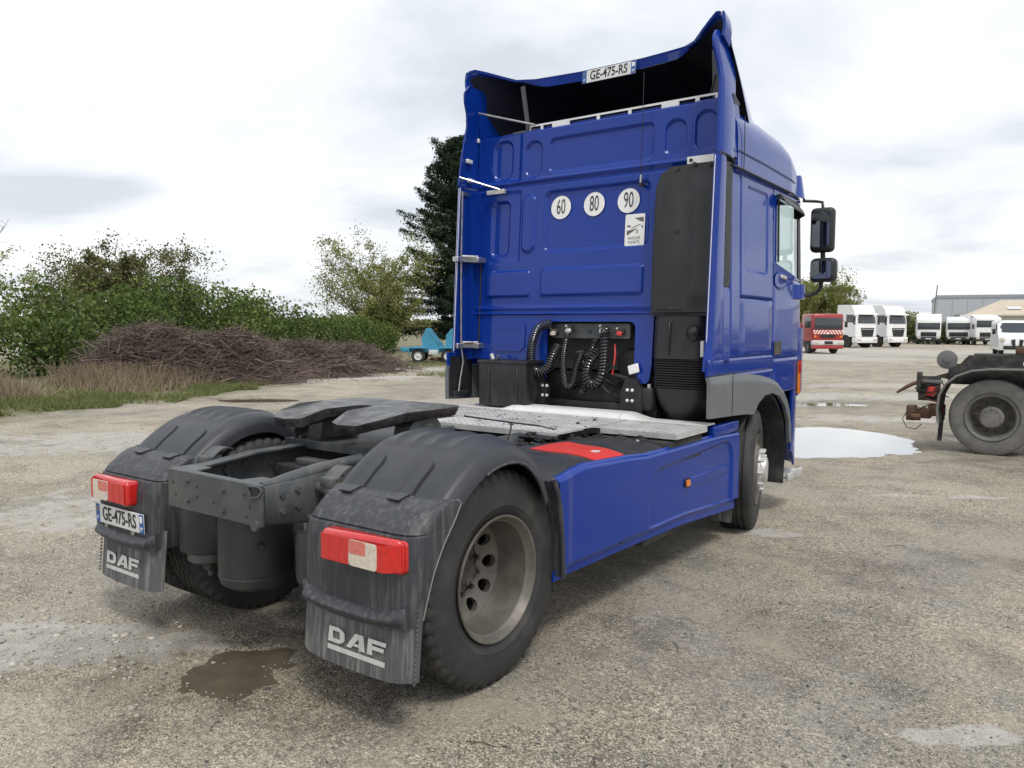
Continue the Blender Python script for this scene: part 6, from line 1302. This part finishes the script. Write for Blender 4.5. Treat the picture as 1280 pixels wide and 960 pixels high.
# ------------------------------------------------------------------ loose stones
def stones(name, pts, size, mt, label, seed):
    r = np.random.default_rng(seed); n_ = len(pts); ph = (1+5**.5)/2
    ico = np.array([(-1, ph, 0), (1, ph, 0), (-1, -ph, 0), (1, -ph, 0), (0, -1, ph), (0, 1, ph), (0, -1, -ph), (0, 1, -ph), (ph, 0, -1), (ph, 0, 1), (-ph, 0, -1), (-ph, 0, 1)])/1.9
    fi = np.array([(0, 11, 5), (0, 5, 1), (0, 1, 7), (0, 7, 10), (0, 10, 11), (1, 5, 9), (5, 11, 4), (11, 10, 2), (10, 7, 6), (7, 1, 8), (3, 9, 4), (3, 4, 2), (3, 2, 6), (3, 6, 8), (3, 8, 9), (4, 9, 5), (2, 4, 11), (6, 2, 10), (8, 6, 7), (9, 8, 1)])
    sc = np.stack([r.uniform(.7, 1.3, n_), r.uniform(.7, 1.3, n_), r.uniform(.3, .6, n_)], -1)*size[:, None]; jit = 1+r.normal(size=(n_, 12, 1))*.14
    V = ico[None]*jit*sc[:, None]; a = r.uniform(0, 2*PI, n_); c_, s_ = np.cos(a)[:, None], np.sin(a)[:, None]; V = np.stack([V[..., 0]*c_-V[..., 1]*s_, V[..., 0]*s_+V[..., 1]*c_, V[..., 2]], -1)
    V = V+np.concatenate([pts, (gheight(pts[:, 0], pts[:, 1])+size*.08)[:, None]], 1)[:, None]; F_ = (fi[None]+np.arange(n_)[:, None, None]*12).reshape(-1, 3)
    tag(fast_mesh(name, V.reshape(-1, 3), F_, [mt], np.repeat(r.random(n_), 12)), label, 'gravel', kind='stuff')
mat('stone', (.3, .28, .25), .85, tint=[(.06, .06, .06), (.42, .39, .34), (.20, .19, .17), (.32, .29, .245)], spec=.3)
mat('stone_pale', (.5, .48, .44), .85, tint=[(.26, .24, .20), (.52, .49, .44), (.40, .37, .32)], spec=.3)
r = np.random.default_rng(15); n_ = 85000
D = 1.1+14*r.random(n_)**2.0; A = YAW+r.uniform(-.75, .75, n_); pts = np.stack([3.3955+D*np.sin(A), -2.9259+D*np.cos(A)], -1)
den = vnoise(pts[:, 0], pts[:, 1], 1.1, 61); pts = pts[r.random(n_) < np.clip(den*2-.45, .1, 1)]; sz = np.clip(np.exp(r.normal(-5.45, .42, len(pts))), .0015, .013)
stones('gravel', pts, sz, 'stone', 'fine loose gravel scattered over the yard', 16)
pts = np.concatenate([np.stack([r.normal(-.95, .36, 260), r.normal(-1.0, .22, 260)], -1), np.stack([r.normal(-1.5, .4, 130), r.normal(-1.55, .3, 130)], -1)])
stones('pale_stones', pts, np.clip(np.exp(r.normal(-4.7, .5, len(pts))), .003, .028), 'stone_pale', 'pale limestone chips worn into the ground behind the left mudflap', 17)
for k, (x, y, s_) in enumerate(((2.14, -.72, .022), (2.42, -.58, .014))):
    m = MB(); bm = bmesh.new(); bmesh.ops.create_icosphere(bm, subdivisions=2, radius=1); q_ = random.Random(k)
    for v in bm.verts: v.co = Vector((v.co.x*s_*1.3, v.co.y*s_, v.co.z*s_*.7))*q_.uniform(.8, 1.15)
    bm.verts.index_update(); m.add([v.co.copy() for v in bm.verts], [[v.index for v in f.verts] for f in bm.faces]); bm.free(); mat('coal', (.03, .032, .038), .6)
    o = m.build('stone', 'coal', flat=True); o.location = (x, y, gz(x, y)+s_*.4); tag(o, ['dark blue grey stone on the gravel in front of the right rear wheel', 'smaller dark pebble next to the blue grey stone'][k], 'stone')
for k in range(26):
    q_ = random.Random(100+k); D = q_.uniform(1.6, 7); A = YAW+q_.uniform(-.6, .62); x = 3.3955+D*math.sin(A); y = -2.9259+D*math.cos(A)
    if abs(x) < 1.35 and -1 < y < 5: continue
    m = MB(); L_ = q_.uniform(.03, .09); a = q_.uniform(0, PI); z = gz(x, y)+.006; m.tube([(x-L_*math.cos(a), y-L_*math.sin(a), z), (x+.01, y+.008, z+.004), (x+L_*math.cos(a), y+L_*math.sin(a), z)], .0022, 5); o = m.build('twig', 'bark'); tag(o, 'small dry twig lying on the gravel', 'twig', 'twigs scattered on the gravel')
